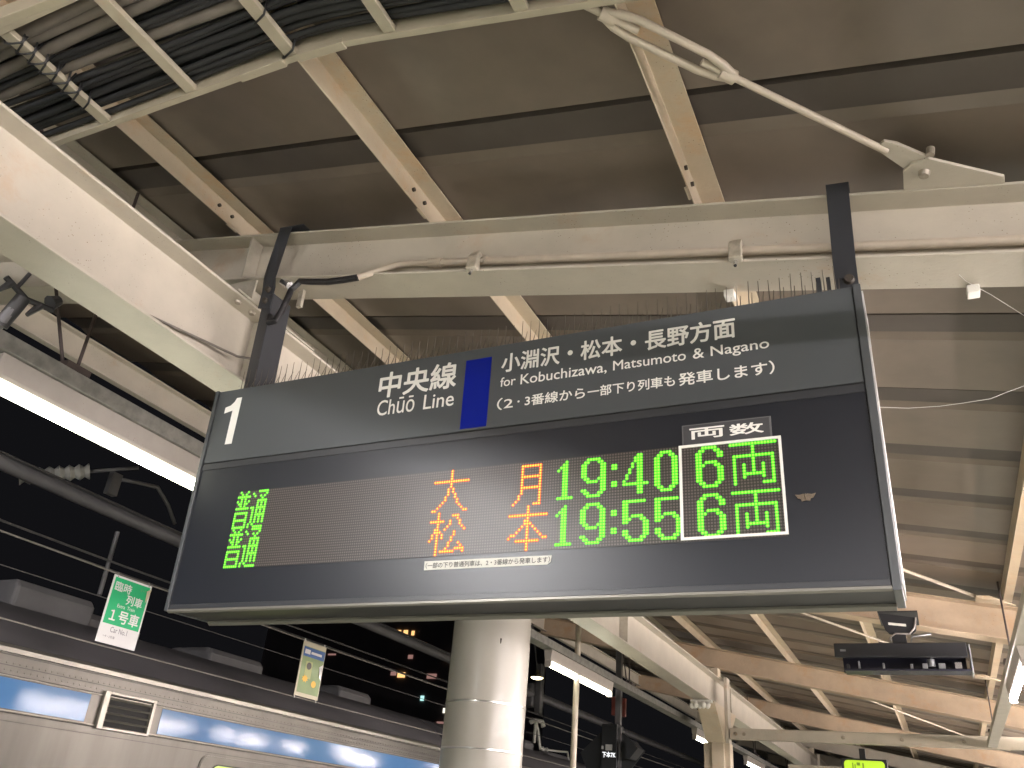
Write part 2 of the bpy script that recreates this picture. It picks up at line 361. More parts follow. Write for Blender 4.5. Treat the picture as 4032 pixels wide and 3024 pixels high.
r = thing('tie_beam', 'level cream tie beam joined to the flared column at lower right', 'beam', (-2.7, 13.45, 1.49)); P = Part(r)
P(MB().prism([(13.45 + u, 1.49 + v) for u, v in ibeam_poly(0.10, 0.155, 0.04, 0.008)], -2.765, 3.0, 'x'), 'beam', 'cream_paint', bevel=0.003)
for bx in (-2.68, -2.56, -1.2, -0.45, 0.3, 1.1): P(MB().tube([(bx, 13.40, 1.49), (bx, 13.385, 1.49)], [0.026, 0.02], 12), 'bolt', 'bolt_steel', smooth=40)
for yf in (18.9, 24.3):
    tag(MB().prism([(yf + u, 1.49 + v) for u, v in ibeam_poly(0.10, 0.155, 0.04, 0.008)], -2.765, 3.0, 'x').build('tie_beam', 'cream_paint', loc=(0, yf, 1.49)), 'level tie beam %s' % ('seen below the nearer tie beam' if yf < 20 else 'farthest back at lower right'), 'beam')
# brass-like cluster of insulator bells under the girder near the far column
r = thing('pipe_clamp_cluster', 'cluster of small cream fittings on a bracket under the girder near the flared column', 'bracket', (-2.98, 12.6, 1.83)); P = Part(r)
P(MB().box(-3.13, -2.83, 12.55, 12.65, 1.80, 1.83), 'bracket_plate', 'white_plastic')
for k in range(5): P(MB().lathe([(0.02, 1.80), (0.045, 1.77), (0.035, 1.73), (0.012, 1.71)], (-3.10 + 0.055 * k, 12.55 - 0.02 * (k % 2)), 12), 'fitting', 'white_plastic', smooth=True)

# ------------------------------------------------------------------ tie rod with turnbuckle
def rp(x, y_): return Vector((x, y_, 2.165 + S * x))
NR = Vector((0.187, 0, 0.982))
def brace(pts_scale=1):
    r = thing('tie_rod', 'cream diagonal tie rod with a turnbuckle, bolted to the cross beam by a gusset', 'tie rod', (0.2, 2.56, 2.13)); P = Part(r)
    a, b = rp(-1.9, 0.41), rp(0.10, 2.44)
    d = (rp(0.12, 2.44) - rp(-0.66, 1.68)).normalized(); n = d.cross(NR).normalized()
    A, B = rp(-0.655, 1.685), rp(-0.325, 2.018)
    d = (B - A).normalized(); n = d.cross(NR).normalized()
    P(MB().tube([A - d * 2.2, A + d * 0.125], 0.0135, 12), 'rod', 'pipe_cream', smooth=40)
    P(MB().tube([B - d * 0.115, rp(0.105, 2.445)], 0.0125, 12), 'rod', 'pipe_cream', smooth=40)
    L = (B - A).length; tb = MB()
    for sgn in (-1, 1):
        tb.tube([A + n * sgn * 0.010, A + d * 0.05 + n * sgn * 0.028, A + d * 0.11 + n * sgn * 0.040, A + d * (L - 0.11) + n * sgn * 0.038, A + d * (L - 0.05) + n * sgn * 0.026, B + n * sgn * 0.010], [0.013, 0.0155, 0.0135, 0.0135, 0.0155, 0.013], 12)
    tb.tube([A - d * 0.01, A + d * 0.045], 0.024, 14); tb.tube([B - d * 0.045, B + d * 0.01], 0.024, 14)
    P(tb, 'turnbuckle', 'pipe_cream', smooth=50)
    P(MB().plate([rp(0.069, 2.427), rp(0.099, 2.396), rp(0.136, 2.412), rp(0.235, 2.50), rp(0.20, 2.60), rp(0.150, 2.54)], 0.012, NR), 'clevis', 'cream_paint', bevel=0.002)
    P(MB().plate([rp(0.149, 2.648), rp(0.151, 2.546), rp(0.178, 2.508), rp(0.233, 2.490), rp(0.453, 2.612), rp(0.456, 2.648)], -0.012, NR), 'gusset_plate', 'cream_paint', bevel=0.002)
    q = rp(0.216, 2.556); P(MB().tube([q - NR * 0.0125, q - NR * 0.030], [0.020, 0.016], 14), 'bolt', 'bolt_steel', smooth=40)
    q = rp(0.235, 2.485); P(MB().tube([q + NR * 0.0, q + NR * 0.03], 0.014, 10), 'pin', 'bolt_steel')
brace()
for (xa, ya, xb, yb, l) in ((-2.4, 8.6, 0.55, 11.9, 'thin tie rod slanting under the roof right of the far square column'), (-2.5, 5.2, 0.5, 8.25, 'thin orange-lit tie rod reaching the second cross beam at right'), (-2.2, 13.9, 0.9, 18.6, 'thin tie rod beyond the level tie beam')):
    a, b = rp(xa, ya), rp(xb, yb)
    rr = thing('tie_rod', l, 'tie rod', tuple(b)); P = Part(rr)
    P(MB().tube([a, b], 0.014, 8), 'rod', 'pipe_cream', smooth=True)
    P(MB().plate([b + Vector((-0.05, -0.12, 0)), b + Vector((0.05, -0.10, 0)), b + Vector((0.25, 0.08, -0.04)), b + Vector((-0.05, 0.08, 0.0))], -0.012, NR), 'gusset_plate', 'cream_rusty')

# ------------------------------------------------------------------ cable tray with cables
def tz(x): return 2.5 if x < -1.86 else (2.5 - 0.245 * (x + 1.70) if x > -1.54 else 2.5 - 0.245 * ((x + 1.86) ** 2) / (2 * 0.32))
def rail_pts(y_, x0, x1, n=36): return [(x0 + (x1 - x0) * k / n, y_, tz(x0 + (x1 - x0) * k / n)) for k in range(n + 1)]
r = thing('cable_tray', 'cream ladder cable tray crossing the upper left corner under the purlins', 'cable tray', (-2.4, 1.36, 2.5)); P = Part(r)
for yy, l in ((1.61, None), (1.10, None)):
    mb = MB(); sec = [(-0.013, 0), (0.013, 0), (0.013, 0.012), (-0.003, 0.012), (-0.003, 0.078), (0.013, 0.078), (0.013, 0.09), (-0.013, 0.09)]
    if yy < 1.3: sec = [(-u, v) for u, v in sec]
    mb.loft([[(p[0], yy + u, p[2] + v) for u, v in sec] for p in rail_pts(yy, -5.6, 0.8, 50)])
    P(mb, 'rail', 'rail_cream', bevel=0.0015)
for xr in (-4.25, -3.80, -3.33, -2.85, -2.37, -1.87, -1.42, -0.90, -0.42, 0.05):
    z = tz(xr); mb = MB(); sl = (tz(xr + 0.05) - tz(xr - 0.05)) / 0.1
    mb.box(xr - 0.026, xr + 0.026, 1.114, 1.596, 0.004, 0.030, lambda x, y_, zz: (x, y_, tz(xr) + sl * (x - xr) + zz))
    P(mb, 'rung', 'rail_cream', bevel=0.003)
for xs_ in (-1.74, -2.02):
    P(MB().box(xs_ - 0.11, xs_ + 0.11, 1.594, 1.628, -0.006, 0.02, lambda x, y_, zz: (x, y_, tz(x) + zz)), 'splice_plate', 'rail_cream', bevel=0.003)
P(MB().box(-5.6, 0.8, 0.93, 0.96, 2.50, 2.57, lambda x, y_, z: (x, y_, tz(x) + z - 2.5)), 'outer_rail', 'rail_cream', bevel=0.003)
spec = []; yy = 1.135
while yy < 1.585:
    grey = random.random() < 0.34 if yy > 1.25 else random.random() < 0.75
    rr = random.choice((0.024, 0.027)) if grey else random.choice((0.0125, 0.015, 0.018))
    if yy + 2 * rr > 1.592: break
    spec.append((yy + rr, rr, grey, 0)); yy += 2 * rr + random.uniform(0.0, 0.004)
yy = 1.15
while yy < 1.56:
    rr = random.choice((0.014, 0.018, 0.022)); grey = random.random() < 0.25
    spec.append((yy + rr, rr, grey, 1)); yy += 2 * rr + random.uniform(0.0, 0.012)
for (yc, rr, grey, lay) in spec:
    ph = random.uniform(0, 6.3); amp = random.uniform(0.004, 0.012) * (1.0 if not lay else 1.6)
    pts = [(p[0], p[1] + amp * math.sin(p[0] * 2.1 + ph) , p[2] + 0.032 + rr + lay * 0.048 + (0.006 * (math.sin(p[0] * 3.3 + ph) + 1))) for p in rail_pts(yc, -5.5, 0.8, 44)]
    o = MB().tube(pts, rr, 9).build('tray_cable', 'grey_cable' if grey else 'black_cable', smooth=True, loc=(-2.4, yc, 2.53))
    if grey: tag(o, 'thick grey cable lying in the cream ladder tray', 'cable', 'grey cables in the tray')
    else: tag(o, 'black cable lying in the cream ladder tray', 'cable', 'black cables in the tray')
# lashings round the rungs
def lash(xr, ys, label, n=1):
    for k, yy in enumerate(ys):
        z = tz(xr); h = 0.035
        pts = [(xr - 0.045, yy + 0.02, z + 0.06), (xr - 0.036, yy + 0.012, z + 0.015), (xr - 0.03, yy + 0.006, z - 0.003), (xr, yy - 0.004, z - 0.006), (xr + 0.03, yy - 0.014, z - 0.003), (xr + 0.036, yy - 0.02, z + 0.015), (xr + 0.045, yy - 0.03, z + 0.06)]
        if len(ys) > 2: pts2 = [(2 * xr - p[0], p[1] - 0.028, p[2] - 0.001) for p in pts]
        mb = MB().tube(pts, 0.0042, 7)
        if len(ys) > 2 and k < len(ys) - 1: mb.tube(pts2, 0.0042, 7)
        tag(mb.build('cable_lashing', 'tie_black', smooth=True, loc=(xr, yy, z)), label, 'cable tie', 'lashings on the cable tray')
lash(-2.85, [1.185 + 0.052 * k for k in range(7)], 'black lashing looped round the rung at the left end of the tray')
lash(-1.87, [1.42, 1.585], 'thin black tie round the tray rung near the splice')

# ------------------------------------------------------------------ conduit along the cross beam
def zc(x): return 2.328 - 0.1925 * (x + 1.87)
r = thing('conduit', 'cream conduit pipe along the cross beam turning into a black taped bend', 'conduit', (-1.0, 2.72, 2.16)); P = Part(r)
P(MB().tube([(x, 2.722, zc(x)) for x in (-1.87, -1.0, 0.0, 1.0, 2.8)], 0.0180, 14), 'pipe', 'pipe_cream', smooth=40)
P(MB().tube([(-1.885, 2.722, zc(-1.885)), (-1.815, 2.722, zc(-1.815))], 0.0230, 14), 'coupling', 'pipe_cream', smooth=40)
fl = [(-2.700, 2.62, 2.13), (-2.665, 2.59, 2.07), (-2.640, 2.595, 2.075), (-2.622, 2.61, 2.14), (-2.610, 2.625, 2.27), (-2.570, 2.63, 2.316), (-2.510, 2.63, 2.300), (-2.395, 2.63, 2.274), (-2.30, 2.63, 2.264), (-2.215, 2.632, 2.262), (-2.13, 2.66, 2.300), (-2.05, 2.70, 2.345), (-1.97, 2.72, 2.350), (-1.885, 2.722, zc(-1.885))]
P(MB().tube(fl[:10], 0.0165, 12), 'taped_bend', 'black_tape', smooth=40)
P(MB().tube(fl[9:], [0.0155, 0.0155, 0.0150, 0.0148, 0.0155], 12), 'flexible_sleeve', 'pipe_cream', smooth=40)
for xk, l in ((-1.585, 'pipe clamp nearer the left hanger on the cross beam'), (-0.45, 'pipe clamp left of the right hanger on the cross beam')):
    rr = thing('pipe_clamp', l, 'clamp', (xk, 2.66, zc(xk) - 0.05), 'conduit clamps'); P = Part(rr)
    z0 = zc(xk)
    P(MB().tube([(xk, 2.74, z0 + 0.032), (xk, 2.722, z0 + 0.022), (xk, 2.702, z0 + 0.012), (xk, 2.70, z0 - 0.012), (xk, 2.67, z0 - 0.03)], [0.008, 0.010, 0.010, 0.010, 0.009], 8), 'strap', 'clamp_zinc', smooth=True)
    mb = MB(); mb.prism([(2.60, z0 - 0.115), (2.625, z0 - 0.125), (2.648, z0 - 0.105), (2.646, z0 - 0.085), (2.64, z0 - 0.045), (2.665, z0 - 0.020), (2.63, z0 - 0.012), (2.612, z0 - 0.045)], xk - 0.024, xk + 0.024, 'x')
    P(mb, 'jaw', 'clamp_zinc', bevel=0.004)
    P(MB().tube([(xk, 2.622, z0 - 0.11), (xk, 2.605, z0 - 0.15)], 0.007, 8), 'screw', 'shiny_bolt')

# ------------------------------------------------------------------ departure board (built flat, then tilted 2.1 degrees)
TILT = math.atan(0.037)
board = thing('departure_board', 'large dark grey departure board with lit green and orange train times', 'sign', (0, 2.5, 1.16))
board.rotation_euler = (TILT, 0, 0)
L_, R_ = -2.765, -0.035
def bp(mb, name, m, parent=board, **k): return mb.build(name, m, parent, **k)
bp(MB().box(L_ + 0.004, R_ - 0.004, 0.006, 0.235, -0.488, 0.486), 'cabinet', 'sign_dark', bevel=0.003)
bp(MB().box(L_, L_ + 0.018, -0.006, 0.24, -0.492, 0.490), 'side_frame', 'sign_frame', bevel=0.002)
bp(MB().box(R_ - 0.024, R_, -0.006, 0.24, -0.500, 0.490), 'side_frame', 'sign_frame', bevel=0.002)
bp(MB().box(R_ + 0.0005, R_ + 0.005, 0.01, 0.23, -0.48, 0.47), 'side_cover', 'side_lit')
bp(MB().box(L_ + 0.021, R_ - 0.028, 0.0, 0.0055, 0.1415, 0.486), 'header_panel', 'sign_grey', bevel=0.001)
bp(MB().box(L_ + 0.021, R_ - 0.028, -0.001, 0.0055, 0.108, 0.1345), 'divider_rail', 'sign_rail', bevel=0.001)
win = bp(MB().box(L_ + 0.021, R_ - 0.028, 0.001, 0.0055, -0.468, 0.1075), 'display_window', 'sign_black')
bp(MB().box(L_ + 0.021, R_ - 0.028, -0.004, 0.0055, -0.4865, -0.4685), 'bottom_rail', 'sign_rail', bevel=0.001)
bp(MB().prism([(-0.006, -0.4875), (-0.006, -0.4955), (0.004, -0.5005), (0.012, -0.4955), (0.012, -0.4885)], L_ + 0.019, R_ - 0.025, 'x'), 'bottom_lip', 'lip_metal')
bp(MB().prism([(0.225, -0.4885), (0.225, -0.497), (0.238, -0.507), (0.252, -0.497), (0.252, -0.4885)], L_ + 0.019, R_ - 0.025, 'x'), 'bottom_lip', 'lip_metal')
# lettering
YT = -0.0012
def bt(s, name, x0, x1, z0, z1, m='white_vinyl', bold=0.012, y=YT, parent=board): return text_mesh(name, s, m, parent, x0, x1, z0, z1, y, bold)
bp(MB().add([(x, YT, z) for x, z in ((-2.645, 0.219), (-2.606, 0.219), (-2.604, 0.441), (-2.634, 0.441), (-2.642, 0.424), (-2.660, 0.408), (-2.690, 0.401), (-2.690, 0.372), (-2.644, 0.381))], [tuple(range(9))]), 'platform_number', 'white_vinyl')
bt('中央線', 'line_name', -1.873, -1.513, 0.331, 0.447, bold=0.022)
bt('Chūō', 'line_name_roman', -1.866, -1.692, 0.2535, 0.3245, bold=0.008); bt('Line', 'line_name_roman', -1.650, -1.515, 0.2545, 0.318, bold=0.008)
bp(MB().box(-1.476, -1.365, -0.0016, -0.0004, 0.1505, 0.441), 'line_colour_bar', 'blue_vinyl')
bt('小淵沢・松本・長野方面', 'destination_text', -1.321, -0.440, 0.364, 0.445, bold=0.022)
for w_, a_, b_, lo, hi in (('for', -1.320, -1.256, 0.3045, 0.3435), ('Kobuchizawa,', -1.236, -0.898, 0.2965, 0.3445), ('Matsumoto', -0.874, -0.612, 0.3045, 0.3430), ('&', -0.588, -0.549, 0.3040, 0.3435), ('Nagano', -0.527, -0.334, 0.2935, 0.3430)):
    bt(w_, 'destination_roman', a_, b_, lo, hi, bold=0.010)
bt('（2', 'note_text', -1.327, -1.261, 0.208, 0.258, bold=0.012); bt('・', 'note_text', -1.243, -1.234, 0.229, 0.238); bt('3番線から', 'note_text', -1.213, -0.978, 0.2105, 0.2555, bold=0.018); bt('一部下り列車も', 'note_text', -0.968, -0.652, 0.2115, 0.254, bold=0.018); bt('発車します）', 'note_text', -0.640, -0.323, 0.208, 0.258, bold=0.018)
# LED matrix
CP_, RP_ = 0.0098, 0.0100; CX0, RZ0 = -2.497, -0.0155
NC, NRW = 222, 32
led = bp(MB().box(CX0 - 0.006, CX0 + CP_ * (NC - 1) + 0.006, -0.001, 0.0008, RZ0 - RP_ * 31 - 0.006, RZ0 + 0.006), 'led_panel', 'led_back')
G = {}
def rows(d, col, top, c, g):
    for r_, cs in d.items():
        for q in cs: G.setdefault(g, set()).add((col + q, top + r_, c))
R = range
D1 = {1: [3], 2: [2, 3], 3: [1, 2, 3], 4: [0, 2, 3], 14: R(6)}; D1.update({k: [2, 3] for k in R(5, 14)})
D9 = {1: R(2, 7), 2: [1, 2, 6, 7], 8: [1, 2, 6, 7, 8], 9: [2, 3, 4, 5, 7, 8], 10: [7, 8], 11: [7, 8], 12: [0, 1, 7, 8], 13: [1, 2, 6, 7], 14: R(2, 7)}; D9.update({k: [0, 1, 7, 8] for k in R(3, 8)})
DC = {4: [0, 1], 5: [0, 1], 10: [0, 1], 11: [0, 1]}
D4 = {1: [5, 6], 2: [4, 5, 6], 3: [4, 5, 6], 4: [3, 5, 6], 5: [3, 5, 6], 6: [2, 5, 6], 7: [2, 5, 6], 8: [1, 5, 6], 9: [1, 5, 6], 10: [0, 5, 6], 11: R(9), 12: [5, 6], 13: [5, 6], 14: [5, 6]}
D0 = {1: R(2, 6), 2: [1, 2, 5, 6], 13: [1, 2, 5, 6], 14: R(2, 6)}; D0.update({k: [0, 1, 6, 7] for k in R(3, 13)})
D5 = {1: R(8), 2: [0, 1], 3: [0, 1], 4: [0, 1], 5: [0, 1], 6: [0, 1, 3, 4, 5, 6], 7: [0, 1, 2, 6, 7], 8: [0, 1, 7, 8], 9: [7, 8], 10: [7, 8], 11: [0, 1, 7, 8], 12: [0, 1, 7, 8], 13: [1, 2, 6, 7], 14: R(2, 7)}
D6 = {1: R(2, 7), 2: [1, 2, 6, 7], 3: [0, 1, 7, 8], 4: [0, 1, 7, 8], 5: [0, 1], 6: [0, 1, 3, 4, 5, 6], 7: [0, 1, 2, 6, 7], 13: [1, 2, 6, 7], 14: R(2, 7)}; D6.update({k: [0, 1, 7, 8] for k in R(8, 13)})
KR = {1: R(15), 2: [7], 3: [7], 4: [7], 5: R(1, 14), 6: [1, 7, 13], 7: [1, 7, 13], 8: [1, 4, 7, 10, 13], 9: [1, 4, 7, 10, 13], 10: [1, 4, 7, 10, 13], 11: [1, 4, 5, 6, 7, 8, 9, 10, 13], 12: [1, 4, 10, 13], 13: [1, 13], 14: [1, 10, 11, 12, 13]}
KD = {0: [7], 1: [7], 2: [7], 3: [7], 4: R(15), 5: [7], 6: [7], 7: [6, 8], 8: [6, 8], 9: [6, 9], 10: [5, 9], 11: [5, 10], 12: [4, 10], 13: [3, 11], 14: [2, 12], 15: [0, 1, 13, 14]}
KT = {1: R(4, 12), 5: R(4, 12), 9: R(4, 12), 12: [3, 11], 13: [3, 11], 14: [2, 11], 15: [1, 9, 10, 11]}; KT.update({k: [4, 11] for k in (2, 3, 4, 6, 7, 8, 10, 11)})
KH = {0: [7], 1: [7], 2: [7], 3: R(15), 4: [7], 5: [6, 7], 6: [6, 7, 8], 7: [5, 7, 9], 8: [4, 7, 10], 9: [3, 7, 11], 10: [1, 2, 7, 12], 11: [0, 7, 13, 14], 12: R(3, 12), 13: [7], 14: [7], 15: [7]}
KM = {0: [3], 1: [3, 9, 10, 11], 2: [3, 11], 3: [0, 1, 2, 3, 4, 5, 8, 12], 4: [3, 8, 12], 5: [3, 7, 13], 6: [2, 3, 6, 14], 7: [2, 3, 4, 10], 8: [1, 3, 5, 10], 9: [1, 3, 5, 9], 10: [0, 3, 9], 11: [3, 8, 12], 12: [3, 8, 13], 13: [3, 7, 11, 12, 13, 14], 14: [3, 5, 6, 7, 8, 9, 10, 14], 15: [3]}
KF = {0: [1, 5], 1: [2, 4], 2: R(7), 3: [2, 4], 4: [0, 2, 4, 6], 5: [1, 2, 4, 5], 6: [2, 4], 7: R(7), 9: R(7), 10: [0, 6], 11: [0, 6], 12: R(7), 13: [0, 6], 14: [0, 6], 15: R(7)}
KU = {0: R(11, 16), 1: [8, 15], 2: [9, 12, 14], 3: [13], 4: R(11, 16), 5: [11, 13, 15], 6: [11, 13, 15], 7: [8, 9] + list(R(11, 16)), 8: [9, 11, 13, 15], 9: [9, 11, 13, 15], 10: [9] + list(R(11, 16)), 11: [9, 11, 13, 15], 12: [9, 11, 13, 15], 13: [9, 11, 13, 15], 14: [8, 10], 15: [8] + list(R(11, 16))}
for ln in (0, 1):
    t = 16 * ln
    rows(KF, 0, t, 'g', (0, ln)); rows(KU, 0, t, 'g', (1, ln)); rows((KD, KM)[ln], 96, t, 'r', (2, ln)); rows((KT, KH)[ln], 128, t, 'r', (3, ln))
    for k, (d_, c_) in enumerate(((D1, 146), (D9, 155), (DC, 166), ((D4, D5)[ln], 170), ((D0, D5)[ln], 181), (D6, 195), (KR, 206))): rows(d_, c_, t, 'g', (4 + k, ln))
lit = {(a, b) for s_ in G.values() for a, b, c in s_}
def dots(mb, cells, r0, y, n=8, dome=0.0):
    for (cc, rr_) in cells:
        x = CX0 + CP_ * cc; z = RZ0 - RP_ * rr_
        ring = [(x + r0 * math.cos(2 * PI * (k + 0.5) / n), y, z + r0 * math.sin(2 * PI * (k + 0.5) / n)) for k in range(n)]
        if dome: mb.add(ring + [(x, y - dome, z)], [(k, (k + 1) % n, n) for k in range(n)])
        else: mb.add(ring, [tuple(range(n))])
    return mb
bp(dots(MB(), [(a, b) for a in R(NC) for b in R(NRW) if (a, b) not in lit], 0.0037, -0.0015, 6), 'unlit_dots', 'led_off', led)
for (nm, ln), s_ in G.items():
    c_ = next(iter(s_))[2]; cells = sorted((a, b) for a, b, _ in s_)
    ch = bp(dots(MB(), cells, 0.0062, -0.0018 - 0.00005 * (nm % 2) - 0.0001 * ln, 8), 'lit_character', 'led_green_glow' if c_ == 'g' else 'led_red_glow')  # wide flat disc paints the glow around each lit dot
    ch['label'] = '%s dot-matrix character, number %d from the left in the %s row' % ('green' if c_ == 'g' else 'orange', nm + 1, 'upper' if ln == 0 else 'lower')
    bp(dots(MB(), cells, 0.0037 if c_ == 'g' else 0.0037, -0.0026, 8, 0.0012), 'dot_core', 'led_green_core' if c_ == 'g' else 'led_amber_core', ch)
# white frame, label plate, sticker
f0, f1, g0, g1 = -0.644, -0.321, -0.326, -0.0105; t = 0.0085
fr = MB()
fr.box(f0, f1, -0.006, -0.0015, g1 - t, g1).box(f0, f1, -0.006, -0.0015, g0, g0 + t).box(f0, f0 + t, -0.006, -0.0015, g0 + t, g1 - t).box(f1 - t, f1, -0.006, -0.0015, g0 + t, g1 - t)
bp(fr, 'white_frame', 'white_vinyl')
pl = bp(MB().box(-0.632, -0.347, -0.004, 0.0005, -0.0095, 0.0605), 'car_count_plate', 'plate_edge')
bp(MB().box(-0.627, -0.352, -0.0052, -0.0041, -0.0085, 0.0565), 'plate_face', 'plate_grey', pl)
bt('両', 'plate_text', -0.607, -0.493, 0.0065, 0.0460, bold=0.03, y=-0.0058, parent=pl); bt('数', 'plate_text', -0.478, -0.370, 0.0055, 0.0450, bold=0.03, y=-0.0058, parent=pl)
st = bp(MB().plate([(-1.567, -0.0004, -0.3465), (-1.566, -0.0004, -0.3785), (-1.095, -0.0004, -0.3800), (-1.083, -0.0004, -0.3720), (-1.079, -0.0004, -0.3495)], 0.0006, (0, -1, 0)), 'notice_sticker', 'sticker')
bt('（一部の下り普通列車は、2・3番線から発車します）', 'sticker_text', -1.560, -1.085, -0.3735, -0.3530, 'ink', 0.016, -0.0016, st)
# bird spikes along the top edge
for k in range(8):
    a = L_ + 0.075 + k * 0.325; n = 9
    mb = MB(); mb.box(a, a + 0.32, 0.035, 0.060, 0.488, 0.494)
    base = bp(mb, 'spike_strip', 'spike_steel')
    nd = MB()
    for q in range(n):
        x = a + 0.018 + q * 0.0356
        j = random.uniform(-0.002, 0.002)
        for dy, hh, dx in ((0.0, 0.112, 0.0), (0.030, 0.082, 0.0095), (0.045, 0.050, 0.0165)):
            nd.tube([(x + dx, 0.047, 0.492), (x + dx + random.uniform(-0.0025, 0.0025), 0.047 + dy, 0.492 + hh * random.uniform(0.93, 1.04))], [0.0022, 0.0009], 5)
    bp(nd, 'spikes', 'spike_steel', base)
# hangers
h2 = MB().box(-2.772, -2.708, 0.156, 0.29, 0.49, 1.10); bp(h2, 'hanger_post', 'hanger_side', bevel=0.004)
bp(MB().plate([(-2.789, 0.155, 1.025), (-2.708, 0.155, 1.005), (-2.712, 0.162, 1.14), (-2.740, 0.178, 1.215), (-2.717, 0.192, 1.530), (-2.796, 0.192, 1.545), (-2.818, 0.178, 1.235), (-2.789, 0.160, 1.12)], 0.006, (0, -1, 0)), 'hanger_strap', 'charcoal_paint', bevel=0.002)
bp(MB().box(-2.794, -2.640, 0.187, 0.250, 1.537, 1.545, lambda x, y_, z: (x, y_, z - 0.10 * (x + 2.794))), 'hanger_hook', 'charcoal_paint', bevel=0.002)
for bx, bz in ((-2.745, 1.125), (-2.748, 1.060)): bp(MB().tube([(bx, 0.152, bz), (bx, 0.138, bz)], [0.017, 0.013], 10), 'hanger_bolt', 'bolt_dark', smooth=40)
bp(MB().tube([(-2.735, 0.225, 1.215), (-2.680, 0.223, 1.178)], 0.022, 6), 'hanger_nut', 'shiny_bolt')
bp(MB().box(-2.640, -2.610, 0.25, 0.27, 1.06, 1.16), 'hanger_clip', 'clamp_zinc', bevel=0.003)
def strap_r(x, y_, z): return (x - 0.028 * (1.08 - z) / 0.5 * 0 , y_, z)
bp(MB().plate([(-0.113, 0.160, 0.49), (-0.042, 0.160, 0.49), (-0.041, 0.165, 0.68), (-0.031, 0.178, 1.038), (-0.109, 0.178, 1.045), (-0.117, 0.165, 0.69)], 0.006, (0, -1, 0)), 'hanger_strap', 'charcoal_paint', bevel=0.002)
bp(MB().box(-0.109, -0.029, 0.172, 0.235, 1.042, 1.050, lambda x, y_, z: (x, y_, z - 0.10 * (x + 0.109))), 'hanger_hook', 'charcoal_paint', bevel=0.002)
bp(MB().box(-0.111, -0.044, 0.161, 0.25, 0.492, 0.66), 'hanger_post', 'hanger_side', bevel=0.003)
bp(MB().box(-0.180, -0.164, 0.17, 0.20, 0.492, 0.65), 'hanger_post', 'charcoal_paint'); bp(MB().box(-0.146, -0.133, 0.17, 0.20, 0.492, 0.645), 'hanger_post', 'charcoal_paint')
bp(MB().tube([(-0.070, 0.156, 0.610), (-0.070, 0.140, 0.610)], [0.020, 0.015], 10), 'hanger_bolt', 'bolt_dark', smooth=40)
# moth resting on the window
mo = thing('moth', 'small brown moth resting on the black window right of the white frame', 'moth', (-0.264, 2.5 + 0.215 * 0.037 - 0.002, 1.16 - 0.215)); P = Part(mo)
mm = MB()
wing = [(-0.030, 0.009), (-0.018, 0.007), (-0.006, 0.010), (0.0, 0.008), (0.006, 0.010), (0.018, 0.007), (0.030, 0.0105), (0.022, -0.004), (0.014, -0.006), (0.012, -0.014), (0.0, -0.011), (-0.012, -0.014), (-0.014, -0.006), (-0.022, -0.004)]
mm.prism([(u, v) for u, v in wing], -0.0035, -0.0015, 'y'); mm.build('wings', 'moth', mo)
MB().tube([(0, -0.004, 0.010), (0, -0.006, 0.0), (0, -0.004, -0.012)], [0.0015, 0.003, 0.0012], 8).build('body', 'moth', mo, smooth=True)
# cobweb strands
def strand(pts, label, r_=0.0007): tag(MB().tube(pts, r_, 5).build('cobweb_strand', 'web_silk', loc=pts[0]), label, 'cobweb', 'cobweb strands')
strand([(-0.03, 2.55, 1.235), (0.05, 2.55, 1.221), (0.135, 2.55, 1.216), (0.2, 2.55, 1.218), (0.27, 2.55, 1.222), (0.31, 2.55, 1.236), (0.37, 2.55, 1.254), (0.46, 2.56, 1.29)], 'bright cobweb strand sagging from the right edge of the board')
strand([(0.26, 2.60, 1.70), (0.272, 2.56, 1.645), (0.33, 2.55, 1.575), (0.42, 2.54, 1.455), (0.47, 2.53, 1.38)], 'cobweb strand slanting down from the cross beam at right', 0.0009)

# ------------------------------------------------------------------ lights
def lamp(x, y0, y1, tube, label, z=1.303, k=1.0):
    r = thing('fluorescent_light', label, 'light', (x, (y0 + y1) / 2, z), 'fluorescent platform lights'); P = Part(r)
    P(MB().prism([(x - 0.0235 * k, z + 0.0245 * k), (x - 0.030 * k, z + 0.040 * k), (x - 0.040 * k, z + 0.116 * k), (x + 0.040 * k, z + 0.116 * k), (x + 0.030 * k, z + 0.040 * k), (x + 0.0235 * k, z + 0.0245 * k)], y0 - 0.024, y1 + 0.024, 'y'), 'housing', 'lamp_body', bevel=0.003)
    P(MB().tube([(x, y0, z), (x, y1, z)], 0.0235 * k, 14), 'tube', tube, smooth=40)
    for yy in (y0 - 0.014, y1 + 0.004): P(MB().box(x - 0.031 * k, x + 0.031 * k, yy, yy + 0.010, z - 0.029 * k, z + 0.026 * k), 'end_cap', 'lamp_body', bevel=0.003)
    return r
LX, RX = -3.5, 0.62; LZ, LK = 1.52, 1.17
for y0, l in ((1.93, 'bright fluorescent light at the left edge in front of the eave channel'), (8.22, 'fluorescent light right of the round column below the board'), (14.3, 'small far fluorescent light touching the flared column'), (18.4, 'far fluorescent light below the level tie beam'), (24.5, 'farthest fluorescent light of the left row'), (-3.9, 'fluorescent light of the left row behind the camera'), (-8.0, 'fluorescent light of the left row far behind the camera')):
    lamp(LX, y0, y0 + 1.9, 'tube_cool', l, LZ, LK)
lamp(-3.5, -2.9, -1.1, 'tube_bright', 'fluorescent light hung high beside the long girder left of the camera', 2.0, 1.2)
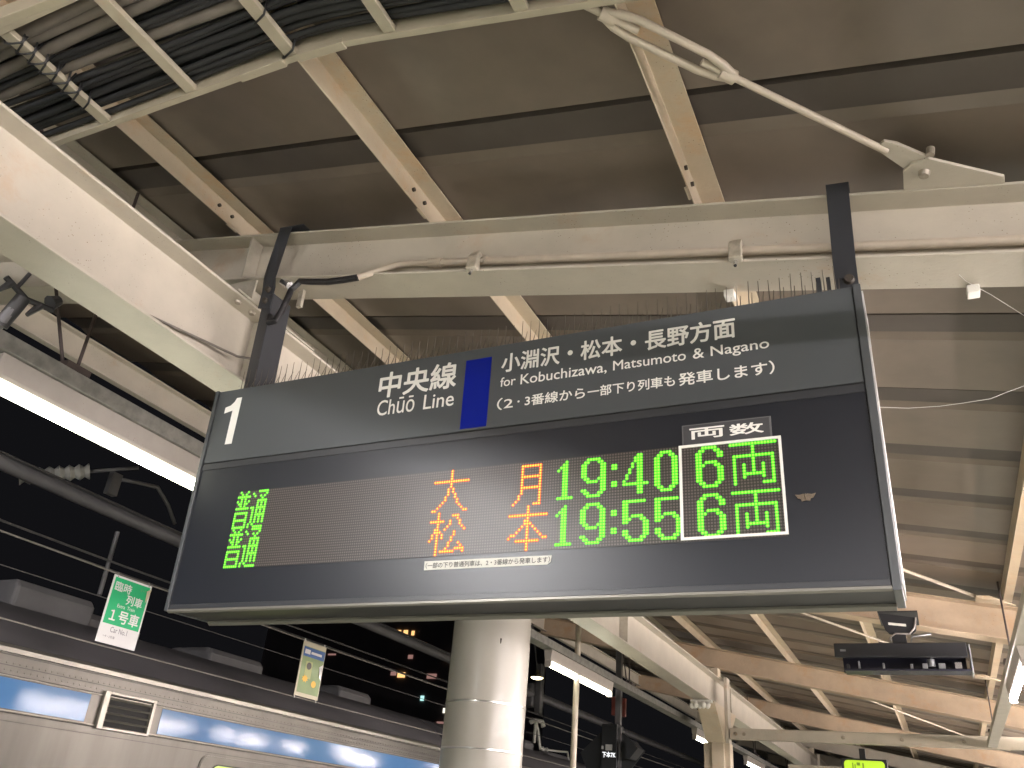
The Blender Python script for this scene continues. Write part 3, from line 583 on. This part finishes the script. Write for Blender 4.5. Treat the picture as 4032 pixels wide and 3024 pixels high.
for y0, l in ((7.0, 'fluorescent light at the right edge below the orange beam'), (3.1, 'fluorescent light of the right row just outside the picture'), (16.0, 'second fluorescent light of the right row'), (21.2, 'farthest fluorescent light of the right row'), (-1.5, 'fluorescent light of the right row just behind the camera'), (-3.2, 'second fluorescent light of the right row behind the camera'), (-6.0, 'fluorescent light of the right row far behind the camera')):
    lamp(RX, y0, y0 + 1.6, 'tube_right', l)
for k in range(12):
    tag(lamp(2.6, -6.4 + k * 2.4, -4.8 + k * 2.4, 'fill_tube_warm', ''), 'added fluorescent fill light of the near row beyond the right edge of the picture', 'light', 'added fill lights beyond the right edge')  # unseen row, added to brighten the steel faces turned right
for k in range(7):
    tag(lamp(1.65, 5.2 + k * 2.2, 6.8 + k * 2.2, 'fill_tube_amber', ''), 'added fluorescent fill light of the inner row ahead, beyond the right edge of the picture', 'light', 'added inner fill lights beyond the right edge')  # unseen row, added to lift the dim far beams and roof
for k in range(9):
    tag(lamp(4.6, -5.0 + k * 2.4, -3.4 + k * 2.4, 'fill_tube_warm', ''), 'added fluorescent fill light of the outer row beyond the right edge of the picture', 'light', 'added outer fill lights beyond the right edge')  # further unseen row, added for more light from the right
for y0 in (-5.6, -8.2): tag(lamp(-0.5, y0, y0 + 1.6, 'tube_bright', '', 1.5), 'added fluorescent fill light hung over the platform behind the camera', 'light', 'added fill lights behind the camera')  # unseen tubes added to light the front of the board
for x, m_, l, ka, kb in ((LX, 'duct_dusty', 'dusty grey lighting duct above the left row of lights', -2, 11), (RX, 'duct_cream', 'pale lighting duct above the right row of lights', -2, 4)):
    r = thing('lighting_duct', l, 'duct', (x, 2, 1.45), 'lighting ducts'); P = Part(r)
    ln = 3.6 if x < 0 else 3.34; za, zb2, hw = (1.658, 1.735, 0.066) if x < 0 else (1.421, 1.486, 0.056)
    for k in range(ka, kb):
        P(MB().box(x - hw, x + hw, k * ln + 0.001, k * ln + ln - 0.001, za, zb2), 'duct_length', m_, bevel=0.003)
    for k in range(-2, 8):
        yy = 2.22 + k * 4.3 if x < 0 else 3.7 + k * 4.3
        if x > 0 and yy > 13: break
        mb = MB()
        if x < 0: mb.tube([(x, yy - 0.57, 2.85), (x - 0.005, yy, zb2 + 0.01)], 0.0085, 8).tube([(x, yy + 0.045, 2.85), (x + 0.008, yy + 0.055, zb2 + 0.01)], 0.0085, 8)
        else: mb.tube([(x, yy, zb(x) + 0.1), (x, yy, zb2 + 0.005)], 0.008, 8)
        mb.box(x - hw - 0.006, x + hw + 0.006, yy - 0.04, yy + 0.09, zb2 + 0.0005, zb2 + 0.03)
        P(mb, 'hanger', 'brown_rod', smooth=30)
# pipe with clips beside the girder, at the left edge
r = thing('pipe_hanger', 'dark pipe on spread clips hanging beside the long girder at the left edge', 'pipe', (-2.95, 1.6, 1.6)); P = Part(r)
P(MB().tube([(-3.45, 1.62, 1.25), (-2.93, 1.57, 1.52), (-2.905, 1.585, 1.60)], 0.022, 12), 'pipe', 'mast_grey', smooth=40)
P(MB().tube([(-2.95, 1.575, 1.50), (-2.90, 1.588, 1.62)], 0.028, 12), 'socket', 'dark_steel', smooth=40)
P(MB().tube([(-2.90, 1.50, 1.655), (-2.90, 1.60, 1.62), (-2.90, 1.71, 1.64)], 0.012, 8), 'cross_arm', 'dark_steel', smooth=40)
P(MB().tube([(-2.89, 1.57, 1.715), (-2.90, 1.55, 1.635)], 0.008, 8), 'clip', 'dark_steel'); P(MB().tube([(-2.91, 1.50, 1.60), (-2.90, 1.53, 1.65)], [0.008, 0.016], 8), 'clip', 'dark_steel'); P(MB().tube([(-2.91, 1.63, 1.57), (-2.90, 1.66, 1.63)], [0.008, 0.016], 8), 'clip', 'dark_steel')
P(MB().tube([(-2.90, 1.69, 1.66), (-2.90, 1.72, 1.69)], [0.03, 0.02], 10), 'junction_box', 'dark_steel')

# ------------------------------------------------------------------ train
TX = -5.8
def train(y0, y1, name_label):
    r = thing('train', name_label, 'train', (TX, (y0 + y1) / 2, FLOOR), 'train cars at the platform'); P = Part(r)
    P(MB().box(TX - 2.9, TX, y0, y1, FLOOR - 0.7, 0.862), 'body', 'stainless')
    prof = [(TX - 0.02, 0.863), (TX - 0.10, 0.95), (TX - 0.28, 1.10), (TX - 0.6, 1.235), (TX - 1.0, 1.32), (TX - 1.45, 1.345), (TX - 1.9, 1.32), (TX - 2.3, 1.235), (TX - 2.62, 1.10), (TX - 2.88, 0.863)]
    P(MB().prism(prof, y0 + 0.003, y1 - 0.003, 'y'), 'roof', 'train_roof', smooth=35)
    P(MB().prism([(TX + 0.001, 0.812), (TX + 0.022, 0.816), (TX + 0.022, 0.846), (TX - 0.012, 0.872), (TX - 0.012, 0.862), (TX + 0.001, 0.858)], y0, y1, 'y'), 'gutter', 'stainless_bright', smooth=40)
    P(MB().box(TX + 0.001, TX + 0.003, y0, y1, 0.800, 0.806), 'seam', 'seam_dark'); P(MB().box(TX + 0.001, TX + 0.003, y0, y1, 0.733, 0.737), 'seam', 'seam_dark')
    P(MB().box(TX + 0.001, TX + 0.011, y0, y1, 0.662, 0.672), 'moulding', 'stainless_bright', bevel=0.003); P(MB().box(TX + 0.001, TX + 0.011, y0, y1, 0.444, 0.454), 'moulding', 'stainless_bright', bevel=0.003)
    P(MB().box(TX + 0.001, TX + 0.005, y0, y1, 0.672, 0.678), 'seam', 'seam_dark'); P(MB().box(TX + 0.001, TX + 0.005, y0, y1, 0.436, 0.442), 'seam', 'seam_dark')
    P(MB().box(TX + 0.001, TX + 0.003, y0, y1, 0.385, 0.388), 'seam', 'seam_dark')
    return r, P
tr, TP = train(-9.4, 10.52, 'stainless train car with blue upper stripes stopped beside the platform')
tr2, TP2 = train(10.95, 31.0, 'second train car, mostly hidden behind the round column')
def stripe(P_, y0, y1): P_(MB().box(TX + 0.001, TX + 0.004, y0, y1, 0.462, 0.655), 'blue_stripe', 'blue_stripe', bevel=0.001)
for a, b in ((-9.2, -0.4), (0.2, 4.80), (5.53, 10.4)): stripe(TP, a, b)
stripe(TP2, 11.2, 30.8)
rv = MB(); rv.box(TX + 0.0002, TX + 0.0014, 2.4, 10.45, 0.694, 0.716).box(TX + 0.0002, TX + 0.0014, 2.4, 10.45, 0.741, 0.763)
for k in range(150):
    yy = 2.5 + k * 0.053
    for zz in (0.752, 0.705): rv.tube([(TX + 0.0005, yy, zz), (TX + 0.004, yy, zz)], [0.0075, 0.005], 6)
TP(rv, 'rivets', 'stainless'); 
va, vb, v0, v1 = 4.905, 5.43, 0.428, 0.702
vf = MB(); vf.box(TX + 0.001, TX + 0.03, va, va + 0.055, v0, v1).box(TX + 0.001, TX + 0.03, vb - 0.03, vb, v0, v1).box(TX + 0.001, TX + 0.03, va + 0.055, vb - 0.03, v1 - 0.022, v1).box(TX + 0.001, TX + 0.03, va + 0.055, vb - 0.03, v0, v0 + 0.022)
vent = TP(vf, 'vent_grille', 'stainless_bright', bevel=0.004)
TP(MB().box(TX + 0.0012, TX + 0.0035, va + 0.055, vb - 0.03, v0 + 0.022, v1 - 0.022), 'vent_back', 'louver_dark', vent)
for k in range(4):
    z = v0 + 0.062 + k * 0.052
    TP(MB().prism([(TX + 0.004, z + 0.014), (TX + 0.008, z + 0.016), (TX + 0.027, z + 0.002), (TX + 0.024, z - 0.002)], va + 0.055, vb - 0.03, 'y'), 'slat', 'stainless_bright', vent)
def rrect(y0, y1, z0, z1, rad, n=6):
    o = []
    for cy, cz, a0 in ((y1 - rad, z1 - rad, 0), (y0 + rad, z1 - rad, 90), (y0 + rad, z0 + rad, 180), (y1 - rad, z0 + rad, 270)):
        for k in range(n + 1):
            a = math.radians(a0 + 90 * k / n); o.append((cy + rad * math.cos(a), cz + rad * math.sin(a)))
    return o
for yd in (6.08, 0.9, 12.4):
    PP = TP if yd < 11 else TP2
    dr = PP(MB().prism(rrect(yd, yd + 1.42, FLOOR + 0.05, 0.362, 0.09), TX + 0.001, TX + 0.008, 'x'), 'door', 'stainless', bevel=0.002)
    PP(MB().prism(rrect(yd + 0.012, yd + 1.408, FLOOR + 0.06, 0.350, 0.085), TX + 0.0085, TX + 0.012, 'x'), 'door_leaf', 'stainless', dr)
    wdw = PP(MB().prism(rrect(yd + 0.14, yd + 1.28, -0.55, 0.302, 0.09), TX + 0.0125, TX + 0.016, 'x'), 'window_frame', 'seam_dark', dr)
    PP(MB().prism(rrect(yd + 0.155, yd + 1.265, -0.53, 0.290, 0.08), TX + 0.0165, TX + 0.018, 'x'), 'window_pane', 'train_window', wdw)
def unit(P_, y0, y1, x0, x1, z1):
    P_(MB().prism([(x1, 1.10), (x1, z1 - 0.06), (x1 - 0.05, z1), (x0 + 0.05, z1), (x0, z1 - 0.06), (x0, 1.10)], y0, y1, 'y'), 'roof_unit', 'train_unit', bevel=0.03)
unit(TP, 4.45, 5.23, -7.2, -6.58, 1.49); unit(TP, 5.28, 5.9, -7.2, -6.7, 1.42); unit(TP, 6.72, 7.55, -7.2, -6.58, 1.405); unit(TP, 1.2, 2.9, -7.2, -6.58, 1.49); unit(TP, 9.0, 9.7, -7.2, -6.58, 1.405)
unit(TP2, 14.55, 14.95, -7.2, -6.55, 1.415); unit(TP2, 15.7, 16.7, -7.2, -6.55, 1.335)
# pantograph on the second car
pg = thing('pantograph', 'raised silver pantograph on the train roof right of the round column', 'pantograph', (-6.8, 15.6, 1.35)); P = Part(pg)
P(MB().tube([(-6.8, 15.80, 1.37), (-6.8, 15.66, 1.66), (-6.8, 15.55, 1.80)], 0.028, 8), 'lower_arm', 'white_plastic', smooth=40)
P(MB().tube([(-6.8, 15.50, 1.44), (-6.8, 15.52, 1.84)], 0.026, 8), 'upper_arm', 'white_plastic', smooth=40)
P(MB().tube([(-6.9, 15.50, 1.80), (-6.8, 15.5, 1.84), (-6.7, 15.58, 1.83), (-6.68, 15.62, 1.74)], 0.045, 8), 'head', 'white_plastic', smooth=40)
P(MB().tube([(-6.8, 15.80, 1.385), (-6.8, 16.3, 1.40), (-6.8, 17.2, 1.46), (-6.8, 17.3, 1.30)], 0.018, 8), 'base_frame', 'white_plastic', smooth=40)
for yy in (15.9, 16.1): P(MB().lathe([(0.03, 1.34), (0.05, 1.36), (0.03, 1.38), (0.05, 1.40), (0.02, 1.43)], (-6.8, yy), 12), 'insulator', 'porcelain', smooth=True)

# ------------------------------------------------------------------ placards on two wires
PX = -5.2
for z, l in ((1.403, 'upper wire carrying the two hanging placards'), (0.906, 'lower wire holding the bottoms of the two placards')):
    tag(MB().tube([(PX, -2, z + 0.02), (PX, 3.3, z + 0.01), (PX, 4.2, z), (PX, 6.6, z - 0.006), (PX, 12, z + 0.005), (PX, 30, z + 0.03)], 0.0055, 6).build('guy_wire', 'wire_grey', loc=(PX, 5, z)), l, 'wire', 'placard wires')
tag(MB().tube([(PX, -2, 1.24), (PX, 3.35, 1.217), (PX, 8, 1.215), (PX, 30, 1.25)], 0.0035, 6).build('guy_wire', 'wire_dark', loc=(PX, 5, 1.2)), 'thin wire between the two placard wires', 'wire', 'placard wires')
def placard(y0, y1, z0, z1, label):
    r = thing('hanging_placard', label, 'placard', (PX + 0.012, (y0 + y1) / 2, (z0 + z1) / 2), 'hanging placards'); return r, Part(r)
X_ = PX + 0.012
r, P = placard(4.195, 4.547, 0.924, 1.392, 'green and white train car placard hanging on wires beside the board')
P(MB().box(X_ - 0.004, X_, 4.195, 4.547, 0.924, 1.392), 'board', 'placard_white')
gp = P(MB().box(X_ + 0.0005, X_ + 0.0015, 4.21, 4.533, 1.055, 1.377), 'green_field', 'placard_green')
def ptext(s, name, m, y0, y1, z0, z1, bold=0.015, par=None):
    off = Vector(r.location)
    return text_mesh(name, s, m, par or r, y0, y1, z0, z1, 0, bold, lambda a, b: Vector((X_ + 0.0022, a, b)) - off)
ptext('臨時', 'placard_text', 'placard_white', 4.225, 4.375, 1.285, 1.352); ptext('列車', 'placard_text', 'placard_white', 4.352, 4.50, 1.212, 1.282)
ptext('Extra  Train', 'placard_text', 'placard_white', 4.29, 4.45, 1.178, 1.203, 0.005); ptext('１号車', 'placard_text', 'placard_white', 4.248, 4.512, 1.075, 1.165, 0.02)
ptext('Car No.1', 'placard_text', 'placard_ink', 4.29, 4.44, 1.005, 1.042, 0.004); ptext('～9・2号車', 'placard_text', 'placard_ink', 4.24, 4.345, 0.962, 0.982, 0.004)
ptext('ピーク', 'placard_text', 'poster_green', 4.455, 4.505, 1.33, 1.352, 0.004)
P(MB().plate([(X_ + 0.003, 4.548, 1.372), (X_ + 0.006, 4.535, 1.30), (X_ + 0.003, 4.520, 1.262), (X_ + 0.012, 4.505, 1.33), (X_ + 0.014, 4.50, 1.345)], 0.0008, (1, 0, 0)), 'torn_corner', 'poster_cream')
for yy in (4.23, 4.52): P(MB().tube([(X_ - 0.002, yy, 1.38), (X_ - 0.012, yy, 1.412)], 0.006, 6), 'tie', 'wire_grey')
r, P = placard(6.415, 6.765, 0.913, 1.392, 'poster in a clear sleeve with blue band hanging on wires left of the column')
P(MB().box(X_ - 0.004, X_, 6.415, 6.765, 0.913, 1.392), 'sleeve', 'poster_cream')
pgf = P(MB().box(X_ + 0.0005, X_ + 0.0012, 6.437, 6.755, 0.945, 1.350), 'poster_field', 'poster_green')
P(MB().box(X_ + 0.0016, X_ + 0.0024, 6.437, 6.755, 1.262, 1.345), 'blue_band', 'poster_blue')
P(MB().box(X_ + 0.0028, X_ + 0.0034, 6.455, 6.535, 1.285, 1.325), 'white_box', 'placard_white'); P(MB().box(X_ + 0.0028, X_ + 0.0034, 6.55, 6.71, 1.292, 1.314), 'white_box', 'placard_white')
P(MB().box(X_ + 0.0016, X_ + 0.0024, 6.50, 6.60, 1.075, 1.225), 'picture', 'poster_olive')
P(MB().prism([(6.55 + 0.035 * math.cos(a / 8 * PI), 1.185 + 0.032 * math.sin(a / 8 * PI)) for a in range(16)], X_ + 0.0028, X_ + 0.0034, 'x'), 'picture', 'poster_dark')
P(MB().prism([(6.55 + 0.04 * math.cos(a / 8 * PI), 1.105 + 0.035 * math.sin(a / 8 * PI)) for a in range(16)], X_ + 0.0028, X_ + 0.0034, 'x'), 'picture', 'poster_olive')
P(MB().prism([(6.52 + (0.05 if a % 2 else 0.03) * math.cos(a / 8 * PI), 1.07 + (0.035 if a % 2 else 0.022) * math.sin(a / 8 * PI)) for a in range(16)], X_ + 0.0040, X_ + 0.0046, 'x'), 'picture', 'poster_yellow')
P(MB().prism([(6.66 + 0.035 * math.cos(a / 8 * PI), 1.04 + 0.03 * math.sin(a / 8 * PI)) for a in range(16)], X_ + 0.0028, X_ + 0.0034, 'x'), 'picture', 'poster_yellow')
P(MB().plate([(X_ + 0.005, 6.70, 1.20), (X_ + 0.009, 6.745, 1.23), (X_ + 0.006, 6.752, 1.08), (X_ + 0.010, 6.715, 1.11)], 0.0008, (1, 0, 0)), 'sleeve_fold', 'vinyl_sleeve')
for yy, zz in ((6.44, 1.40), (6.74, 1.40), (6.43, 0.905), (6.75, 0.905)): P(MB().tube([(X_ - 0.002, yy, zz - 0.012), (X_ - 0.010, yy, zz + 0.012)], 0.007, 6), 'tie', 'white_plastic')

# ------------------------------------------------------------------ overhead line over the track
mx = -6.5
tag(MB().tube([(mx, -6, 2.33), (mx, 3.9, 2.27), (mx, 8.8, 2.20), (mx, 16, 2.16), (mx, 28, 2.17), (mx, 45, 2.17)], 0.062, 14).build('feeder_pipe', 'mast_grey', smooth=True, loc=(mx, 8, 2.2)), 'long grey overhead pipe running above the train roof', 'pipe')
tag(MB().tube([(mx, -6, 2.40), (mx, 3.9, 2.345), (mx, 8.8, 2.275), (mx, 16, 2.235), (mx, 45, 2.24)], 0.012, 6).build('feeder_wire', 'wire_dark', smooth=True, loc=(mx, 8, 2.3)), 'dark wire just above the long overhead pipe', 'wire', 'overhead wires')
tag(MB().tube([(-7.3, -6, 1.98), (-7.3, 45, 1.98)], 0.010, 6).build('contact_wire', 'wire_dark', loc=(-7.3, 8, 1.98)), 'contact wire above the middle of the train roof', 'wire', 'overhead wires')
tag(MB().tube([(mx + 0.4, -6, 1.80), (mx + 0.4, 5, 1.72), (mx + 0.4, 12, 1.75), (mx + 0.4, 45, 1.8)], 0.009, 6).build('signal_wire', 'wire_dark', loc=(mx + 0.4, 8, 1.75)), 'dark wire between the overhead pipe and the train', 'wire', 'overhead wires')
tag(MB().tube([(-6.5, 5.15, 2.10), (-6.5, 5.16, 1.53)], 0.020, 8).build('drop_bar', 'mast_grey', loc=(-6.5, 5.15, 1.9)), 'short grey drop bar hanging under the overhead pipe at left', 'bar')
r = thing('line_insulator', 'ribbed pale insulator with an arm above the overhead pipe at left', 'insulator', (-6.6, 4.45, 2.36)); P = Part(r)
ip = []; a, b = Vector((-6.72, 4.22, 2.29)), Vector((-6.42, 4.62, 2.47)); d = b - a
rr_ = []
for k in range(15): ip.append(a + d * (k / 14)); rr_.append(0.045 if k % 2 else 0.072)
P(MB().tube(ip, rr_, 14), 'ribbed_body', 'porcelain', smooth=30)
P(MB().tube([b, b + d * 0.75 + Vector((0, 0, 0.0))], 0.016, 8), 'rod', 'mast_grey', smooth=True)
P(MB().tube([(-6.4, 4.95, 2.52), (-6.38, 5.1, 2.55), (-6.4, 5.35, 2.60), (-6.5, 5.62, 2.52), (-6.55, 5.8, 2.40)], 0.018, 8), 'arm', 'mast_grey', smooth=True)
P(MB().box(-6.46, -6.40, 4.85, 4.95, 2.36, 2.56), 'bracket', 'mast_grey')
r = thing('line_bracket', 'grey bracket cluster on the overhead pipe right of the round column', 'bracket', (mx, 14.9, 2.1)); P = Part(r)
P(MB().box(mx + 0.05, mx + 0.16, 14.6, 14.75, 1.85, 2.7), 'mast', 'mast_grey', bevel=0.01); P(MB().box(mx - 0.09, mx + 0.05, 14.5, 14.7, 1.95, 2.35), 'clamp', 'mast_grey', bevel=0.02)

# pole beyond the round column
tag(MB().tube([(-3.5, 9.03, FLOOR), (-3.5, 9.03, 2.82)], 0.032, 14).build('support_pole', 'pipe_cream', smooth=40, loc=(-3.5, 9.03, FLOOR)), 'thin cream pole right of the round column', 'pole')
# hanging signal
r = thing('hanging_signal', 'black hanging railway signal with white lettering right of the thin pole', 'signal', (-4.08, 12, 1.1)); P = Part(r)
P(MB().box(-4.075, -3.995, 12.05, 12.13, 1.40, 2.93), 'post', 'mast_grey', bevel=0.005)
P(MB().box(-4.215, -3.985, 11.9, 12.2, 0.3, 1.395), 'signal_case', 'signal_black', bevel=0.01)
P(MB().prism([(-4.55, 1.02), (-4.36, 1.20), (-4.216, 1.33), (-4.216, 0.40), (-4.36, 0.62)], 12.0, 12.02, 'y'), 'backboard', 'signal_black'); P(MB().prism([(-3.984, 1.33), (-3.80, 1.20), (-3.62, 1.08), (-3.80, 0.86), (-3.984, 0.62)], 12.0, 12.02, 'y'), 'backboard', 'signal_black')
P(MB().box(-3.982, -3.95, 11.95, 12.0, 0.3, 1.36), 'edge_strip', 'mast_grey')
P(MB().box(-4.145, -4.052, 11.885, 11.899, 1.055, 1.13), 'name_panel', 'signal_panel'); P(MB().box(-4.205, -4.18, 11.885, 11.899, 1.07, 1.11), 'name_panel', 'signal_panel')
off = Vector(r.location)
text_mesh('signal_name', '下本7K', 'signal_text', r, -4.195, -4.0, 0.965, 1.04, 0, 0.03, lambda a_, b_: Vector((a_, 11.897, b_)) - off)
P(MB().prism([(-3.80, 1.19), (-3.80, 0.95), (-3.74, 0.95), (-3.63, 1.08), (-3.74, 1.19)], 11.7, 12.0, 'y'), 'hood', 'signal_black')
P(MB().box(-4.32, -4.20, 12.6, 12.7, 1.60, 1.86), 'red_box', 'signal_red', bevel=0.01)
tag(MB().box(-4.32, -4.20, 12.9, 12.95, 1.62, 1.88).build('signal_plate', 'signal_red', bevel=0.004, loc=(-4.26, 12.92, 1.75)), 'dull red plate above the black hanging signal', 'sign')
# black sensor bar
r = thing('sensor_bar', 'long black wall sensor bar hung from the orange cross beam by a bracket', 'sensor', (-0.2, 7.8, 1.5)); P = Part(r)
P(MB().box(-0.703, 0.303, 7.80, 7.86, 1.500, 1.612), 'front_cover', 'device_black', bevel=0.006)
tray = P(MB().box(-0.64, 0.315, 7.862, 8.06, 1.40, 1.418), 'tray', 'device_inner', bevel=0.004)
P(MB().box(-0.64, 0.315, 7.90, 8.10, 1.60, 1.612), 'top_cover', 'device_black', bevel=0.004); P(MB().box(-0.66, 0.29, 8.05, 8.10, 1.42, 1.599), 'back_panel', 'device_inner')
P(MB().box(0.3155, 0.328, 7.862, 8.10, 1.385, 1.612), 'end_plate', 'galvanised', bevel=0.004)
for (xa, xb, m_) in ((-0.62, -0.60, 'dark_steel'), (-0.34, -0.325, 'galvanised'), (-0.13, -0.11, 'galvanised'), (-0.04, 0.0, 'galvanised'), (0.08, 0.13, 'galvanised'), (0.20, 0.25, 'shiny_bolt'), (-0.53, -0.515, 'galvanised')):
    P(MB().box(xa, xb, 7.875, 7.96, 1.42, 1.42 + 0.035 + 0.03 * random.random()), 'fitting', m_, bevel=0.003)
P(MB().tube([(0.03, 7.90, 1.44), (0.03, 7.90, 1.497)], 0.028, 12), 'lens', 'galvanised', smooth=40)
P(MB().box(-0.655, -0.61, 7.7985, 7.7995, 1.545, 1.562), 'badge', 'galvanised')
P(MB().plate([(-0.325, 7.86, 1.875), (-0.03, 7.86, 1.83), (-0.05, 7.86, 1.72), (-0.085, 7.86, 1.69), (-0.255, 7.86, 1.695), (-0.285, 7.86, 1.73)], 0.012, (0, 1, 0)), 'bracket', 'device_black', bevel=0.004)
P(MB().box(-0.255, -0.12, 7.853, 7.8595, 1.772, 1.792, lambda x, y_, z: (x, y_, z - 0.12 * (x + 0.255))), 'bracket_slot', 'white_plastic')
P(MB().box(-0.24, -0.13, 7.86, 7.88, 1.605, 1.70), 'pivot', 'device_black', bevel=0.004)
P(MB().tube([(-0.25, 7.85, 1.615), (-0.255, 7.83, 1.66), (-0.21, 7.83, 1.695), (-0.10, 7.83, 1.69), (-0.06, 7.84, 1.74), (-0.04, 7.86, 1.83)], 0.008, 6), 'cable', 'wire_grey', smooth=True)
P(MB().tube([(-0.10, 7.83, 1.62), (-0.085, 7.83, 1.67), (0.06, 7.83, 1.685)], 0.008, 6), 'cable', 'galvanised', smooth=True)
P(MB().box(-0.33, -0.02, 7.86, 8.36, 1.876, 1.888), 'bracket_arm', 'device_black')
# lime lit sign
r = thing('lit_sign', 'lime green lit sign hanging at the bottom right corner', 'sign', (-1.0, 14, 1.2)); P = Part(r)
P(MB().box(-1.31, -0.70, 14.0, 14.12, 0.85, 1.283), 'case', 'device_black', bevel=0.006)
P(MB().prism(rrect(-1.275, -0.735, 0.88, 1.258, 0.05), 13.994, 13.999, 'y'), 'lit_face', 'exit_lime')
for xa, xb, za, zb_ in ((-1.165, -1.15, 1.10, 1.225), (-1.135, -1.12, 1.10, 1.205), (-1.105, -1.06, 1.19, 1.23), (-1.03, -1.01, 1.10, 1.225)): P(MB().box(xa, xb, 13.990, 13.9935, za, zb_), 'lettering', 'exit_mark')
P(MB().box(-1.06, -0.98, 14.03, 14.09, 1.2835, 1.42), 'stem', 'device_black')
# warm yard lamp and distant building
r = thing('yard_lamp', 'small warm shaded lamp in the dark right of the round column', 'lamp', (-5.72, 13, 2.2)); P = Part(r)
P(MB().lathe([(0.02, 2.30), (0.035, 2.235), (0.11, 2.195), (0.112, 2.185)], (-5.72, 13), 16), 'shade', 'shade_dark', smooth=30)
P(MB().lathe([(0.10, 2.184), (0.075, 2.165), (0.03, 2.155)], (-5.72, 13), 16), 'bulb', 'bulb_warm', smooth=True)
P(MB().tube([(-5.72, 13, 2.30), (-5.86, 13, 3.05)], 0.01, 6), 'stem', 'wire_dark')
bl = thing('distant_building', 'dark building far behind with a few lit windows', 'building', (-46, 71, -2.7)); P = Part(bl)
P(MB().box(-62, -36, 70.5, 84, -2.7, 20), 'walls', 'building_dark'); P(MB().box(-62.3, -35.7, 70.2, 84.3, 20.01, 20.5), 'roof', 'building_dark')
for x0, x1, z0, z1, m_ in ((-46.17, -45.6, 15.64, 16.13, 'win_amber'), (-45.27, -44.82, 15.61, 16.11, 'win_amber'), (-44.37, -44.07, 15.62, 16.03, 'win_amber'), (-45.3, -44.5, 11.75, 12.2, 'win_amber'), (-46.08, -45.5, 11.93, 12.27, 'win_pink'), (-42.1, -41.1, 11.67, 12.1, 'win_pink'), (-42.5, -42.15, 9.73, 10.16, 'win_teal'), (-40.0, -39.45, 8.73, 9.14, 'win_white'), (-40.5, -39.3, 7.83, 8.0, 'win_pink'), (-53.7, -52.8, 13.8, 13.94, 'win_pink'), (-44.4, -43.9, 13.45, 13.8, 'win_pink'), (-40.3, -39.1, 13.3, 13.6, 'win_amber')):
    P(MB().box(x0, x1, 70.42, 70.49, z0, z1), 'lit_window', m_)
